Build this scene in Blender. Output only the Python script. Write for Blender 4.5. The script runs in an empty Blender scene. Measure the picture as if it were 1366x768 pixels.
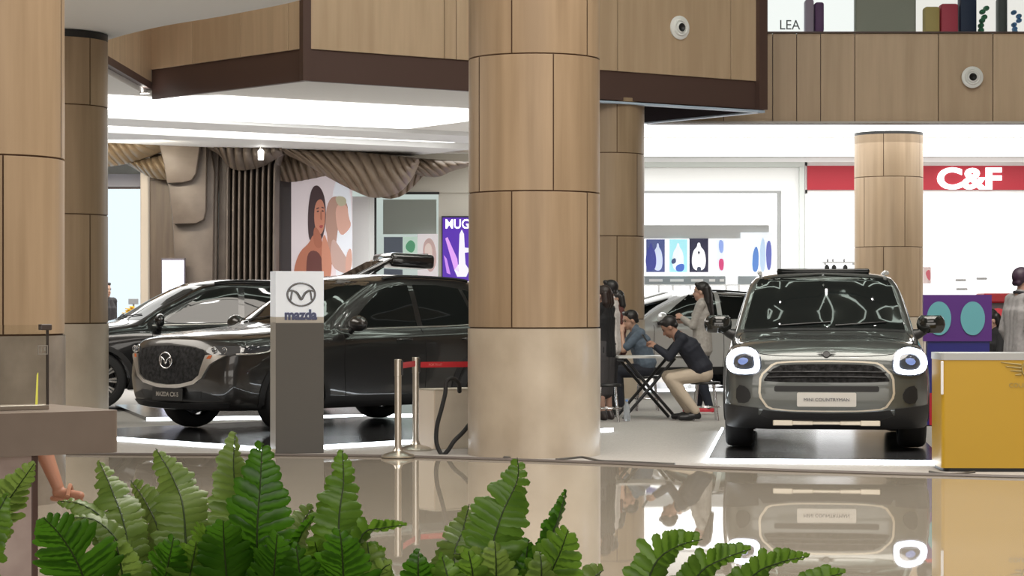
import bpy, bmesh, math, random
import numpy as np
from mathutils import Vector, Matrix, Quaternion
from mathutils.bvhtree import BVHTree
rnd = random.Random(7)
PI = math.pi
SC = bpy.context.scene
COL = SC.collection
R = math.radians

# ------------------------------------------------------------------ camera, world, big lights, exposure
FPX, CX, YH, CAMZ = 3000.0, 683.0, 407.0, 1.35
cd = bpy.data.cameras.new('camera'); cam = bpy.data.objects.new('camera', cd); COL.objects.link(cam)
cam.location = (0, 0, CAMZ); cam.rotation_euler = (R(90), 0, 0)
cd.sensor_width = 36.0; cd.lens = FPX / 1366 * 36.0
cd.shift_y = (YH - 384.0) / 1366.0
cd.clip_start = 0.1; cd.clip_end = 300
SC.camera = cam
vs = SC.view_settings
SC.display_settings.display_device = 'sRGB'
vs.view_transform = 'Standard'; vs.look = 'None'; vs.gamma = 1.0; vs.exposure = 0.0
try: vs.use_curve_mapping = False
except Exception: pass
w = bpy.data.worlds.new('world'); SC.world = w; w.use_nodes = True
bg = w.node_tree.nodes['Background']
bg.inputs[0].default_value = (0.95, 0.93, 0.9, 1); bg.inputs[1].default_value = 0.6

def area(name, loc, size, power, color=(1, 1, 1), rot=(0, 0, 0), spread=180):
    l = bpy.data.lights.new(name, 'AREA'); l.shape = 'RECTANGLE'; l.size, l.size_y = size
    l.energy = power; l.color = color; l.spread = R(spread)
    o = bpy.data.objects.new(name, l); COL.objects.link(o); o.location = loc; o.rotation_euler = rot
    return o
area('atrium_skylight_lamp', (3.0, 13.5, 12.2), (12, 13), 3100, (1.0, 0.93, 0.84))
area('atrium_front_lamp', (1, 1.0, 9.0), (12, 4), 350, (1.0, 0.93, 0.85), (R(50), 0, 0))
area('concourse_fill', (0, -11.0, 3.4), (28, 5.5), 1250, (1.0, 0.95, 0.88), (R(90), 0, 0))  # unseen fill behind the camera, added to brighten soffits and front faces
area('canopy_fill', (-7.0, 39.6, 4.2), (1.6, .3), 110, (1.0, 0.9, 0.72), (R(62), 0, 0))  # added fill that brightens the left canopy swags, not a real fixture
area('side_gallery_fill', (-8.0, 22.0, 4.3), (4, 8), 420, (1.0, 0.94, 0.85))  # added fill for the dark area under the left soffit and its column
area('showroom_ceiling_lamp', (4.5, 41.0, 4.15), (12, 7), 330, (0.97, 1.0, 1.0))
area('showroom_side_lamp', (-5.0, 37.5, 4.1), (6, 5), 330, (1.0, 0.97, 0.93))

# ------------------------------------------------------------------ small helpers
def px(u, v, Y):
    """point of the place that stands at depth Y along the viewing direction"""
    return Vector(((u - CX) / FPX * Y, Y, CAMZ + (YH - v) / FPX * Y))

def mat(name, col, rough=0.5, metal=0.0, spec=0.5, coat=0.0, emit=None, estr=0.0, trans=0.0, alpha=1.0, ior=1.5):
    m = bpy.data.materials.new(name); m.use_nodes = True
    b = m.node_tree.nodes['Principled BSDF']
    b.inputs['Base Color'].default_value = (*col, 1); b.inputs['Roughness'].default_value = rough
    b.inputs['Metallic'].default_value = metal; b.inputs['Specular IOR Level'].default_value = spec
    b.inputs['Coat Weight'].default_value = coat; b.inputs['Coat Roughness'].default_value = 0.04
    b.inputs['Transmission Weight'].default_value = trans; b.inputs['IOR'].default_value = ior
    b.inputs['Alpha'].default_value = alpha
    if emit: 
        b.inputs['Emission Color'].default_value = (*emit, 1); b.inputs['Emission Strength'].default_value = estr
    return m

def noisy(m, c1, c2, scale=(4, 4, 4), detail=4, bump=0.0, island=0.0, lo=0.3, hi=0.7, rot=(0, 0, 0)):
    nt = m.node_tree; N = nt.nodes; L = nt.links; b = N['Principled BSDF']
    tc = N.new('ShaderNodeTexCoord'); mp = N.new('ShaderNodeMapping'); mp.inputs['Scale'].default_value = scale
    mp.inputs['Rotation'].default_value = rot
    nz = N.new('ShaderNodeTexNoise'); nz.inputs['Detail'].default_value = detail; nz.inputs['Scale'].default_value = 1.0
    cr = N.new('ShaderNodeValToRGB')
    cr.color_ramp.elements[0].position = lo; cr.color_ramp.elements[1].position = hi
    cr.color_ramp.elements[0].color = (*c1, 1); cr.color_ramp.elements[1].color = (*c2, 1)
    L.new(tc.outputs['Object'], mp.inputs[0]); L.new(mp.outputs[0], nz.inputs['Vector'])
    fac = nz.outputs['Fac']
    if island:
        g = N.new('ShaderNodeNewGeometry'); ad = N.new('ShaderNodeMath'); ad.operation = 'MULTIPLY_ADD'
        ad.inputs[1].default_value = island; L.new(g.outputs['Random Per Island'], ad.inputs[0])
        L.new(nz.outputs['Fac'], ad.inputs[2]); sb = N.new('ShaderNodeMath'); sb.operation = 'SUBTRACT'
        sb.inputs[1].default_value = island / 2; L.new(ad.outputs[0], sb.inputs[0]); fac = sb.outputs[0]
    L.new(fac, cr.inputs[0]); L.new(cr.outputs[0], b.inputs['Base Color'])
    if bump:
        bp = N.new('ShaderNodeBump'); bp.inputs['Strength'].default_value = bump; bp.inputs['Distance'].default_value = 0.01
        L.new(nz.outputs['Fac'], bp.inputs['Height']); L.new(bp.outputs[0], b.inputs['Normal'])
    return m

def tag(o, label=None, cat=None, group=None, kind=None):
    if label: o['label'] = label
    if cat: o['category'] = cat
    if group: o['group'] = group
    if kind: o['kind'] = kind
    return o

def link(name, me, mats=None, parent=None, loc=(0, 0, 0), rot=(0, 0, 0)):
    if mats is not None:
        for m in (mats if isinstance(mats, (list, tuple)) else [mats]): me.materials.append(m)
    o = bpy.data.objects.new(name, me); COL.objects.link(o)
    o.location = loc; o.rotation_euler = rot
    if parent: o.parent = parent
    return o

def obj(name, bm, mats, parent=None, loc=(0, 0, 0), rot=(0, 0, 0), smooth=None):
    bmesh.ops.recalc_face_normals(bm, faces=bm.faces[:])
    me = bpy.data.meshes.new(name)
    if smooth is not None:
        for f in bm.faces: f.smooth = True
        for e in bm.edges:
            if len(e.link_faces) == 2 and e.calc_face_angle(0) > R(smooth): e.smooth = False
    bm.to_mesh(me); bm.free()
    return link(name, me, mats, parent, loc, rot)

def thing(name, loc, label, cat, group=None, rz=0.0):
    o = bpy.data.objects.new(name, None); COL.objects.link(o); o.empty_display_size = 0.1
    o.location = loc; o.rotation_euler = (0, 0, rz)
    return tag(o, label, cat, group)

def struct(name, bm, mats, smooth=None, parent=None, loc=(0, 0, 0)):
    o = obj(name, bm, mats, parent, loc, smooth=smooth)
    if not parent: o['kind'] = 'structure'
    return o

def BM(): return bmesh.new()

def box(bm, c, s, rz=0.0, bevel=0.0, mi=0, M=None, seg=2):
    r = bmesh.ops.create_cube(bm, size=1.0)
    vs_ = r['verts']
    bmesh.ops.scale(bm, vec=s, verts=vs_)
    fs = list({f for v in vs_ for f in v.link_faces})
    if bevel:
        es = list({e for v in vs_ for e in v.link_edges})
        rr = bmesh.ops.bevel(bm, geom=es, offset=bevel, segments=seg, affect='EDGES', profile=0.5)
        fs = list(set(rr['faces']) | {f for f in fs if f.is_valid})
        vs_ = list({v for f in fs for v in f.verts})
    T = Matrix.Translation(c) @ Matrix.Rotation(rz, 4, 'Z')
    if M is not None: T = M @ T
    bmesh.ops.transform(bm, matrix=T, verts=vs_)
    for f in fs: f.material_index = mi
    return vs_

def cyl(bm, p, q, r1, r2=None, seg=20, mi=0, cap=True):
    p, q = Vector(p), Vector(q); r2 = r1 if r2 is None else r2
    d = q - p
    rr = bmesh.ops.create_cone(bm, cap_ends=cap, segments=seg, radius1=r1, radius2=r2, depth=d.length)
    T = Matrix.Translation((p + q) / 2) @ d.to_track_quat('Z', 'Y').to_matrix().to_4x4()
    bmesh.ops.transform(bm, matrix=T, verts=rr['verts'])
    for f in {f for v in rr['verts'] for f in v.link_faces}: f.material_index = mi
    return rr['verts']

def ball(bm, c, r, sub=2, mi=0, M=None):
    rr = bmesh.ops.create_icosphere(bm, subdivisions=sub, radius=1.0)
    s = (r, r, r) if not hasattr(r, '__len__') else r
    T = Matrix.Translation(c) @ (M.to_4x4() if M is not None else Matrix.Identity(4)) @ Matrix.Diagonal((*s, 1))
    bmesh.ops.transform(bm, matrix=T, verts=rr['verts'])
    for f in {f for v in rr['verts'] for f in v.link_faces}: f.material_index = mi
    return rr['verts']

def lathe(bm, prof, seg=48, mi=0, a0=0.0, a1=2 * PI, closed=True, c=(0, 0, 0)):
    n = seg if closed else seg + 1
    rows = []
    for r, z in prof:
        rows.append([bm.verts.new((c[0] + r * math.cos(a0 + (a1 - a0) * k / seg), c[1] + r * math.sin(a0 + (a1 - a0) * k / seg), c[2] + z)) for k in range(n)])
    for a, b in zip(rows[:-1], rows[1:]):
        for k in range(seg):
            k2 = (k + 1) % n
            f = bm.faces.new((a[k], a[k2], b[k2], b[k])); f.material_index = mi
    return rows

def tube(bm, pts, r, seg=8, mi=0, closed=False):
    pts = [Vector(p) for p in pts]; n = len(pts); rows = []
    rs = r if hasattr(r, '__len__') else [r] * n
    up = Vector((0, 0, 1)); prev = None
    for i, p in enumerate(pts):
        if closed: t = pts[(i + 1) % n] - pts[i - 1]
        else: t = pts[min(i + 1, n - 1)] - pts[max(i - 1, 0)]
        t.normalize()
        if prev is None:
            a = t.orthogonal().normalized() if abs(t.z) > 0.95 else t.cross(up).normalized()
        else:
            a = (prev - t * prev.dot(t)).normalized()
        prev = a; b = t.cross(a)
        rows.append([bm.verts.new(p + (a * math.cos(2 * PI * k / seg) + b * math.sin(2 * PI * k / seg)) * rs[i]) for k in range(seg)])
    m = n if closed else n - 1
    for i in range(m):
        A, B = rows[i], rows[(i + 1) % n]
        for k in range(seg):
            f = bm.faces.new((A[k], A[(k + 1) % seg], B[(k + 1) % seg], B[k])); f.material_index = mi
    if not closed:
        for rw in (rows[0][::-1], rows[-1]):
            f = bm.faces.new(rw); f.material_index = mi

def spline(P, n=8, closed=False):
    P = [Vector(p) for p in P]; out = []; m = len(P)
    rng = range(m if closed else m - 1)
    for i in rng:
        if closed: a, b, c, d = P[i - 1], P[i], P[(i + 1) % m], P[(i + 2) % m]
        else: a, b, c, d = P[max(i - 1, 0)], P[i], P[i + 1], P[min(i + 2, m - 1)]
        for k in range(n):
            t = k / n
            out.append(0.5 * ((2 * b) + (c - a) * t + (2 * a - 5 * b + 4 * c - d) * t * t + (3 * b - a - 3 * c + d) * t ** 3))
    if not closed: out.append(P[-1])
    return out

def prism(bm, poly, z0, z1, mi=0, M=None):
    """poly: (x, y) list extruded between two heights"""
    vs0 = [bm.verts.new((p[0], p[1], z0)) for p in poly]; vs1 = [bm.verts.new((p[0], p[1], z1)) for p in poly]
    n = len(poly); fs = [bm.faces.new(vs0[::-1]), bm.faces.new(vs1)]
    for i in range(n): fs.append(bm.faces.new((vs0[i], vs0[(i + 1) % n], vs1[(i + 1) % n], vs1[i])))
    for f in fs: f.material_index = mi
    if M is not None: bmesh.ops.transform(bm, matrix=M, verts=vs0 + vs1)

def rounded(w_, h_, r, n=5, cx=0, cy=0):
    out = []
    for sx, sy, a in ((1, 1, 0), (-1, 1, 90), (-1, -1, 180), (1, -1, 270)):
        for k in range(n + 1):
            t = R(a + 90 * k / n)
            out.append((cx + sx * (w_ / 2 - r) + r * math.cos(t), cy + sy * (h_ / 2 - r) + r * math.sin(t)))
    return out

def chaikin(poly, it=2, q=0.25):
    for _ in range(it):
        o = []
        for i in range(len(poly)):
            a, b = poly[i], poly[(i + 1) % len(poly)]
            o.append((a[0] * (1 - q) + b[0] * q, a[1] * (1 - q) + b[1] * q)); o.append((a[0] * q + b[0] * (1 - q), a[1] * q + b[1] * (1 - q)))
        poly = o
    return poly

FRONT = Matrix(((1, 0, 0, 0), (0, 0, -1, 0), (0, 1, 0, 0), (0, 0, 0, 1)))     # drawing plane (x right, y up) -> faces -Y
def facing(p, rz=0.0): return Matrix.Translation(p) @ Matrix.Rotation(rz, 4, 'Z') @ FRONT

def text_bm(s, size, depth=0.004, bold=0.0, width=None):
    c = bpy.data.curves.new('lettering', 'FONT'); c.body = s; c.size = size; c.extrude = depth / 2; c.offset = bold
    c.align_x = 'CENTER'; c.align_y = 'CENTER'; c.resolution_u = 4
    o = bpy.data.objects.new('lettering', c); COL.objects.link(o)
    dg = bpy.context.evaluated_depsgraph_get(); me = bpy.data.meshes.new_from_object(o.evaluated_get(dg))
    bm = BM(); bm.from_mesh(me)
    bpy.data.objects.remove(o); bpy.data.meshes.remove(me); bpy.data.curves.remove(c)
    xs = [v.co.x for v in bm.verts]; ys = [v.co.y for v in bm.verts]
    if xs:
        bmesh.ops.translate(bm, verts=bm.verts[:], vec=(-(min(xs) + max(xs)) / 2, -(min(ys) + max(ys)) / 2, 0))
        if width:
            k = width / (max(xs) - min(xs)); bmesh.ops.scale(bm, verts=bm.verts[:], vec=(k, 1, 1))
    return bm

def text(name, s, size, m, M, parent=None, depth=0.004, bold=0.0, width=None):
    bm = text_bm(s, size, depth, bold, width); bmesh.ops.transform(bm, matrix=M, verts=bm.verts[:])
    return obj(name, bm, m, parent)

def baked(bm, mods):
    me = bpy.data.meshes.new('tmp'); bm.to_mesh(me); bm.free()
    o = bpy.data.objects.new('tmp', me); COL.objects.link(o)
    for t, kw in mods:
        md = o.modifiers.new(t, t)
        for k, v in kw.items(): setattr(md, k, v)
    dg = bpy.context.evaluated_depsgraph_get(); out = bpy.data.meshes.new_from_object(o.evaluated_get(dg))
    bpy.data.objects.remove(o); bpy.data.meshes.remove(me)
    return out

def copy_tree(o, parent=None):
    c = o.copy(); COL.objects.link(c)
    if parent: c.parent = parent
    for ch in list(o.children): copy_tree(ch, c)
    return c

# ------------------------------------------------------------------ materials
m_wood = noisy(mat('oak_laminate', (.5, .38, .25), .42), (.285, .20, .122), (.385, .278, .178), (9, 9, .55), 6, island=.22)
m_wood_lit = noisy(mat('oak_fascia_lit', (.5, .38, .25), .45), (.46, .33, .215), (.56, .41, .275), (7, 7, .5), 6, island=.3)  # fascia oak lightened in colour, standing in for stronger light on it
m_joint = mat('panel_joint', (.10, .05, .025), .7)
m_stone = noisy(mat('travertine', (.5, .44, .36), .28), (.42, .35, .27), (.54, .465, .37), (3, 3, 2.2), 7)
m_brown = mat('brown_metal_edge', (.085, .048, .04), .45)
m_black = mat('black_plastic', (.012, .012, .013), .45)
m_rubber = mat('tyre_rubber', (.014, .014, .015), .75)
m_white = mat('white_paint', (.82, .82, .81), .5)
m_ceil = mat('ceiling_paint', (.88, .87, .85), .7)
m_chrome = mat('chrome', (.75, .75, .76), .12, 1.0)
m_steel = mat('brushed_steel', (.62, .58, .52), .3, 1.0)
m_silver = mat('satin_silver', (.62, .60, .57), .3, .9)
m_gold = mat('champagne_trim', (.66, .60, .50), .32, .8)
def emis(name, col, s): return mat(name, (.02, .02, .02), .6, emit=col, estr=s)
m_led = emis('led_strip', (.88, .95, 1), 9.0)
m_cove = emis('cove_light', (1, .99, .95), 3.0)
m_glow = emis('white_lightbox', (.92, .97, 1), 1.6)
# ------------------------------------------------------------------ floor
m_tile = noisy(mat('polished_tile', (.4, .36, .32), .018, spec=1.0), (.345, .305, .245), (.39, .345, .285), (.35, .35, .35), 3)
nt = m_tile.node_tree; b_ = nt.nodes['Principled BSDF']
tc = nt.nodes.new('ShaderNodeTexCoord'); nz = nt.nodes.new('ShaderNodeTexNoise'); nz.inputs['Scale'].default_value = 5.0; nz.inputs['Detail'].default_value = 1.5
bp = nt.nodes.new('ShaderNodeBump'); bp.inputs['Strength'].default_value = .03; bp.inputs['Distance'].default_value = .002
nt.links.new(tc.outputs['Object'], nz.inputs['Vector']); nt.links.new(nz.outputs['Fac'], bp.inputs['Height']); nt.links.new(bp.outputs[0], b_.inputs['Normal'])
m_carpet = noisy(mat('grey_matting', (.3, .29, .28), .8, spec=.2), (.34, .325, .31), (.43, .41, .39), (60, 60, 60), 3, bump=.2)
bm = BM(); box(bm, (0, 22, -.1), (60, 64, .2)); struct('floor', bm, m_tile)
edge = [(-16, 20.9), (-6, 20.5), (-3.2, 20.25), (-1.5, 20.1), (-.35, 19.72), (.8, 19.15), (1.8, 18.5), (4.2, 17.55), (9, 16.4), (16, 15.5)]
edge = [(p.x, p.y) for p in spline([(a, b, 0) for a, b in edge], 6)]
bm = BM(); prism(bm, [(x, y) for x, y in edge] + [(16, 47.5), (-16, 47.5)], 0.0005, .006)
struct('floor_matting', bm, m_carpet)
bm = BM(); tube(bm, [(x, y - .02, .006) for x, y in edge], .018, 6)
struct('trim_1', bm, mat('edge_strip', (.13, .11, .10), .5))

# ------------------------------------------------------------------ rest of the hall: side and rear walls, dark upper ceiling with white curving ribs
m_hall = noisy(mat('hall_walls', (.25, .18, .12), .6), (.17, .12, .085), (.25, .185, .13), (.6, .6, .3))
for nm, c, s_ in (('wall_east', (18, 19, 6.1), (.2, 66, 12.6)), ('wall_west', (-18, 19, 6.1), (.2, 66, 12.6)), ('wall_rear', (0, -13.9, 6.1), (36, .2, 12.6))):
    bm = BM(); box(bm, c, s_); struct(nm, bm, m_hall)
bm = BM(); box(bm, (0, 19, 12.6), (36, 66, .2)); struct('ceiling_upper', bm, mat('dark_hall_ceiling', (.10, .085, .07), .8))

# ------------------------------------------------------------------ columns
def column(X, Y, rad, top, base, rows, phase, label, cap=None, stagger=36, ms=None):
    t = thing('round_column', (X, Y, 0), label, 'column', 'wood clad columns')
    bm = BM(); lathe(bm, [(0.0, 0.0), (rad * 1.012, 0.0), (rad * 1.012, base - .012)], 64); 
    obj('stone_base', bm, ms or m_stone, t, smooth=40)
    bm = BM(); lathe(bm, [(rad - .012, base - .02), (rad - .012, top)], 64); obj('core', bm, m_joint, t, smooth=40)
    bm = BM(); z = base
    for i, h in enumerate(rows):
        z1 = min(z + h - .012, top); n = 5
        off = R(-90) + phase + (R(stagger) if i % 2 else 0)
        g = .006 / rad
        for k in range(n):
            a0 = off + 2 * PI * k / n + g; a1 = off + 2 * PI * (k + 1) / n - g
            sg = 10; rws = []
            for rr, zz in ((rad - .02, z), (rad - .002, z), (rad, z + .002), (rad, z1 - .002), (rad - .002, z1), (rad - .02, z1)):
                rws.append([bm.verts.new((rr * math.cos(a0 + (a1 - a0) * q / sg), rr * math.sin(a0 + (a1 - a0) * q / sg), zz)) for q in range(sg + 1)])
            for A, B in zip(rws[:-1], rws[1:]):
                for q in range(sg): bm.faces.new((A[q], A[q + 1], B[q + 1], B[q]))
        z += h
        if z >= top: break
    obj('wood_cladding', bm, m_wood, t, smooth=40)
    if cap:
        bm = BM(); lathe(bm, [(rad - .04, top - .01), (rad + .0, top), (rad, cap), (0, cap)], 48); obj('cap_ring', bm, m_black, t, smooth=40)
    return t
rows = [1.205] * 9
def colpx(u, Y): return (u - CX) / FPX * Y
# rotation of the panel joints so that they fall where they are seen (one joint per 60 degrees)
column(colpx(712.5, 20.3), 20.3, .592, 7.2, 1.155, rows, R(-20), 'large round oak clad column with pale stone base in the middle of the scene')
column(colpx(-31, 15.5), 15.5, .594, 7.2, 1.155, rows, R(30), 'nearest round oak clad column, left edge, behind the glass topped counter', stagger=55, ms=noisy(mat('grey_brown_marble', (.2, .17, .14), .3), (.16, .135, .11), (.25, .215, .18), (5, 5, 5), 8))
column(colpx(73, 25.2), 25.2, .588, 4.30, 1.155, rows, R(-20), 'round oak clad column with black cap ring, in front of the parked black car', cap=4.38)
column(colpx(806, 33.1), 33.1, .590, 4.36, 1.155, rows, R(16), 'round oak clad column standing behind the people at the table')
column(colpx(1185.5, 39.1), 39.1, .592, 4.29, 1.155, rows, R(-18), 'round oak clad column under the gallery, in front of the red shop sign', cap=4.37)

# ------------------------------------------------------------------ gallery slab, bulkheads and fascias
A = Vector((-2.74, 29.6)); B = Vector((3.79, 34.0)); C = Vector((-5.2, 32.3)); D = Vector((2.15, 36.1))
dAB = (B - A).normalized(); nAB = Vector((-dAB.y, dAB.x))
def wall_strip(bm, p, q, z0, z1, th=.12, mi=0, joints=(), gap=.012):
    """upright panels between two plan points, split at fractions"""
    d = (q - p); L = d.length; d = d / L; n = Vector((d.y, -d.x))
    fr = [0] + list(joints) + [1]
    for a, b in zip(fr[:-1], fr[1:]):
        c = p + d * L * (a + b) / 2 - n * th / 2
        box(bm, (c.x, c.y, (z0 + z1) / 2), (L * (b - a) - gap, th, z1 - z0), math.atan2(d.y, d.x), .003, mi, seg=1)
t = thing('gallery_bulkhead', (A.x, A.y, 4.3), 'angular oak panelled bulkhead with dark brown metal edging, hanging above the cars', 'bulkhead')
t['kind'] = 'structure'
def rel(o, t):
    o.parent = t; o.matrix_parent_inverse = Matrix.Translation(-t.location); return o
ZB, ZW = 4.31, 4.73
bm = BM()
wall_strip(bm, A + dAB * .08, B - dAB * .12, ZW, 7.4, .10, 0, (.275, .30, .47, .66, .935))
wall_strip(bm, C - (A - C) * .005, A - (A - C).normalized() * .06, ZW, 7.4, .10, 0, (.30, .62, .92))
rel(obj('wood_panelling', bm, m_wood_lit), t)
bm = BM()
nCA = Vector(((A - C).y, -(A - C).x)).normalized()
wall_strip(bm, A - nAB * -.03, B - nAB * -.03, ZB, 7.4, .08, 0, gap=0)
wall_strip(bm, C - nCA * .03, A - nCA * .03, ZB, 7.4, .08, 0, gap=0)
cB = B - dAB * .05
box(bm, (cB.x, cB.y, 5.85), (.16, .16, 3.1), math.atan2(dAB.y, dAB.x))
box(bm, (A.x + .02, A.y - .01, 5.85), (.12, .10, 3.1), .6)
wall_strip(bm, B, D, ZB, 7.4, .08, 0, gap=0)
rel(obj('brown_edging', bm, m_brown), t)
pl = mat('pale_blue_edge', (.45, .55, .68), .4)
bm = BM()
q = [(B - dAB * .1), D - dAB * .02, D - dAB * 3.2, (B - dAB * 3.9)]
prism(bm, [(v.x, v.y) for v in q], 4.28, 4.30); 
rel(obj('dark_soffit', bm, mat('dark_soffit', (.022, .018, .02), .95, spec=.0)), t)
bm = BM()
for a, b in ((B - dAB * .02, D), (B - dAB * 4.0 + nAB * .06, B + nAB * .02)):
    d = (b - a); c = (a + b) / 2
    box(bm, (c.x, c.y, 4.275), (d.length, .14, .03), math.atan2(d.y, d.x))
rel(obj('soffit_trim', bm, pl), t)
# inner return of the bulkhead on the left
t2 = thing('gallery_bulkhead', (-5.2, 29, 4.45), 'shadowed oak bulkhead return with thin brown edging beside the capped column', 'bulkhead'); t2['kind'] = 'structure'
bm = BM(); wall_strip(bm, Vector((-5.24, 24.6)), C + Vector((.02, .22)), 4.55, 7.4, .1, 0, (.3, .6, .85)); rel(obj('wood_panelling', bm, m_wood_lit), t2)
bm = BM(); wall_strip(bm, Vector((-5.22, 24.6)), C + Vector((.02, .22)), 4.45, 4.56, .14, 0, gap=0); rel(obj('brown_edging', bm, m_brown), t2)

# ceilings
bm = BM()
farx = 16
prism(bm, [(-16, 29.0), (-5.3, 29.0), (C.x - .06, C.y + .12), (C.x + .14, C.y + .14), (A.x + .02, A.y + .28), (B.x - .2, B.y + .06), (D.x, D.y), (3.4, 36.75), (16, 36.75), (16, 52), (-16, 52)], 4.375, 4.60)
struct('ceiling', bm, m_ceil)
bm = BM()
ed = [(p.x, p.y) for p in spline([(-5.3, 27.6, 0), (-4.75, 26.0, 0), (-3.9, 24.6, 0), (-2.9, 23.45, 0), (-1.9, 22.0, 0), (-1.0, 19.5, 0), (-.7, 16.9, 0)], 6)]
prism(bm, ed + [(-12, 16.9), (-12, 27.6)], 4.385, 4.62)
struct('ceiling_left', bm, m_ceil)

# right hand gallery fascia: oak boards, steel nozzles, glass balustrade
t3 = thing('gallery_fascia', (8, 36.5, 4.3), 'long straight oak fascia of the upper gallery above the red shop sign', 'fascia'); t3['kind'] = 'structure'
bm = BM(); wall_strip(bm, Vector((2.2, 36.5)), Vector((14, 36.5)), 4.33, 5.76, .12, 0, (.05, .105, .172, .205, .238, .285, .40, .475, .545, .60, .75))
rel(obj('wood_panelling', bm, m_wood_lit), t3)
bm = BM(); box(bm, (8.1, 36.62, 5.0), (11.8, .16, 1.42)); box(bm, (8.1, 36.5, 5.775), (11.8, .1, .02)); rel(obj('backing', bm, m_brown), t3)
bm = BM(); box(bm, (8.1, 36.55, 4.315), (11.8, .24, .03)); rel(obj('bottom_trim', bm, mat('pale_trim', (.5, .47, .44), .5)), t3)

def nozzle(p, rz, label):
    t = thing('air_nozzle', p, label, 'air vent', 'round air nozzles', rz)
    bm = BM(); lathe(bm, [(.175, 0), (.175, .018), (.15, .03), (.13, .03), (.115, .055), (.095, .05), (.085, .02)], 32); o = obj('ring', bm, m_white, t, smooth=40); o.rotation_euler = (R(90), 0, 0)
    bm = BM(); lathe(bm, [(.09, .028), (.075, .06), (.062, .065)], 32); o = obj('inner_cone', bm, m_white, t, smooth=40); o.rotation_euler = (R(90), 0, 0)
    bm = BM(); lathe(bm, [(.064, .064), (.05, .05), (0, .03)], 24); o = obj('dark_throat', bm, m_black, t, smooth=40); o.rotation_euler = (R(90), 0, 0)
aAB = math.atan2(dAB.y, dAB.x)
# where the sight line through the nozzle meets the panel face
def on_AB(u, v):
    d = Vector(((u - CX) / FPX, 1)); # solve A + s dAB = k d
    k = (A.x * dAB.y - A.y * dAB.x) / (d.x * dAB.y - d.y * dAB.x)
    return px(u, v, k)
p = on_AB(906, 37); nozzle((p.x + nAB.x * -.005, p.y - nAB.y * .005, p.z), aAB, 'white round air nozzle with black throat on the brown edged bulkhead')
p = px(1297, 103, 36.435); nozzle(p, 0, 'white round air nozzle with black throat on the gallery fascia above the red sign')

# ------------------------------------------------------------------ ceiling light coves
def cove(u0, u1, s0, s1, label, n_=14, bend=.0, zz=4.345):
    bm = BM(); rowsA = []
    for i in range(n_ + 1):
        s = s0 + (s1 - s0) * i / n_; bow = bend * math.sin(PI * i / n_)
        a = A + dAB * s + nAB * (max(u0, 3.95) if s < -.2 else u0 + bow); b = A + dAB * s + nAB * (u1 + bow)
        rowsA.append([bm.verts.new((a.x, a.y, zz)), bm.verts.new((b.x, b.y, zz)), bm.verts.new((b.x, b.y, zz + .028)), bm.verts.new((a.x, a.y, zz + .028))])
    for P, Q in zip(rowsA[:-1], rowsA[1:]):
        for k in range(4): bm.faces.new((P[k], P[(k + 1) % 4], Q[(k + 1) % 4], Q[k]))
    bm.faces.new(rowsA[0][::-1]); bm.faces.new(rowsA[-1])
    tag(obj('cove_light', bm, m_cove), label, 'light', 'ceiling cove lights')
cove(2.9, 6.6, -3.6, 5.6, 'broad glowing white ceiling cove curving above the dark parked cars', bend=.25)
cove(8.5, 8.95, -2.0, 8.0, 'slim glowing ceiling strip between broad cove and pleated brown canopy', bend=.2)
# lowered ceiling band in front of the canopy
m_band = mat('ceiling_band', (.84, .85, .86), .6)
bm = BM()
for (u0, u1, z0) in ((6.9, 8.3, 4.30), (9.2, 11.4, 4.26)):
    ring = []
    for s in (-4.5, 8.6):
        a = A + dAB * s + nAB * u0; b = A + dAB * s + nAB * u1
        ring.append((a, b))
    (a, b), (c, d) = ring
    prism(bm, [(a.x, a.y), (c.x, c.y), (d.x, d.y), (b.x, b.y)], z0, 4.374)
struct('ceiling_band', bm, m_band)
for (y0, y1, lab) in ((37.0, 40.0, 'broad glowing ceiling panel just behind the gallery fascia'), (40.7, 45.2, 'broad glowing ceiling panel in front of the red shop sign')):
    bm = BM(); box(bm, (7.6, (y0 + y1) / 2, 4.355), (13.0, y1 - y0, .03)); tag(obj('ceiling_light_panel', bm, m_cove), lab, 'light', 'ceiling light panels')
# recessed downlights
def downlight(x, y, z, lab):
    t = thing('downlight', (x, y, z), lab, 'light', 'recessed downlights')
    bm = BM(); lathe(bm, [(.09, 0), (.09, -.012), (.07, -.014), (.065, 0)], 24); obj('trim_ring', bm, m_white, t, smooth=40)
    bm = BM(); lathe(bm, [(.064, -.006), (0, -.006)], 20); obj('lamp_face', bm, emis('downlight_face', (1, .97, .9), 14), t)
for u, v, lab in ((193, 124, 'small round downlight left of the bulkhead corner, near the capped column'), (490, 142, 'small round downlight in the white ceiling left of the big column')):
    Y = FPX * (4.37 - CAMZ) / (YH - v); downlight(colpx(u, Y), Y, 4.374, lab)
# white ribs branching over the dark upper ceiling (they mirror in the car windscreens), and small spotlights
m_ribl = emis('lit_rib', (.86, 1, .88), 5.0)
def rib(pts, r=.10):
    bm = BM(); tube(bm, spline([(x, y, 12.3) for x, y in pts], 8), r, 8)
    o = obj('trim_%d' % (3 + len(RIBS)), bm, m_ribl, smooth=60); o['kind'] = 'structure'; RIBS.append(o)
RIBS = []
for cy_ in (21.5, 28.0):
    for cx_ in (-9.5, -4.0, 1.5, 7.0):
        ox = cx_ + (2.2 if cy_ > 25 else 0)
        for pts in ([(-2.3, -2.6), (-1.0, -.6), (0, 0), (1.0, -.6), (2.3, -2.6)], [(-2.3, 2.6), (-1.0, .7), (0, 0), (1.0, .7), (2.3, 2.6)], [(2.3, 2.6), (2.9, .2), (2.3, -2.6)]):
            rib([(ox + p_, cy_ + q_) for p_, q_ in pts])
bm = BM()
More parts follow.
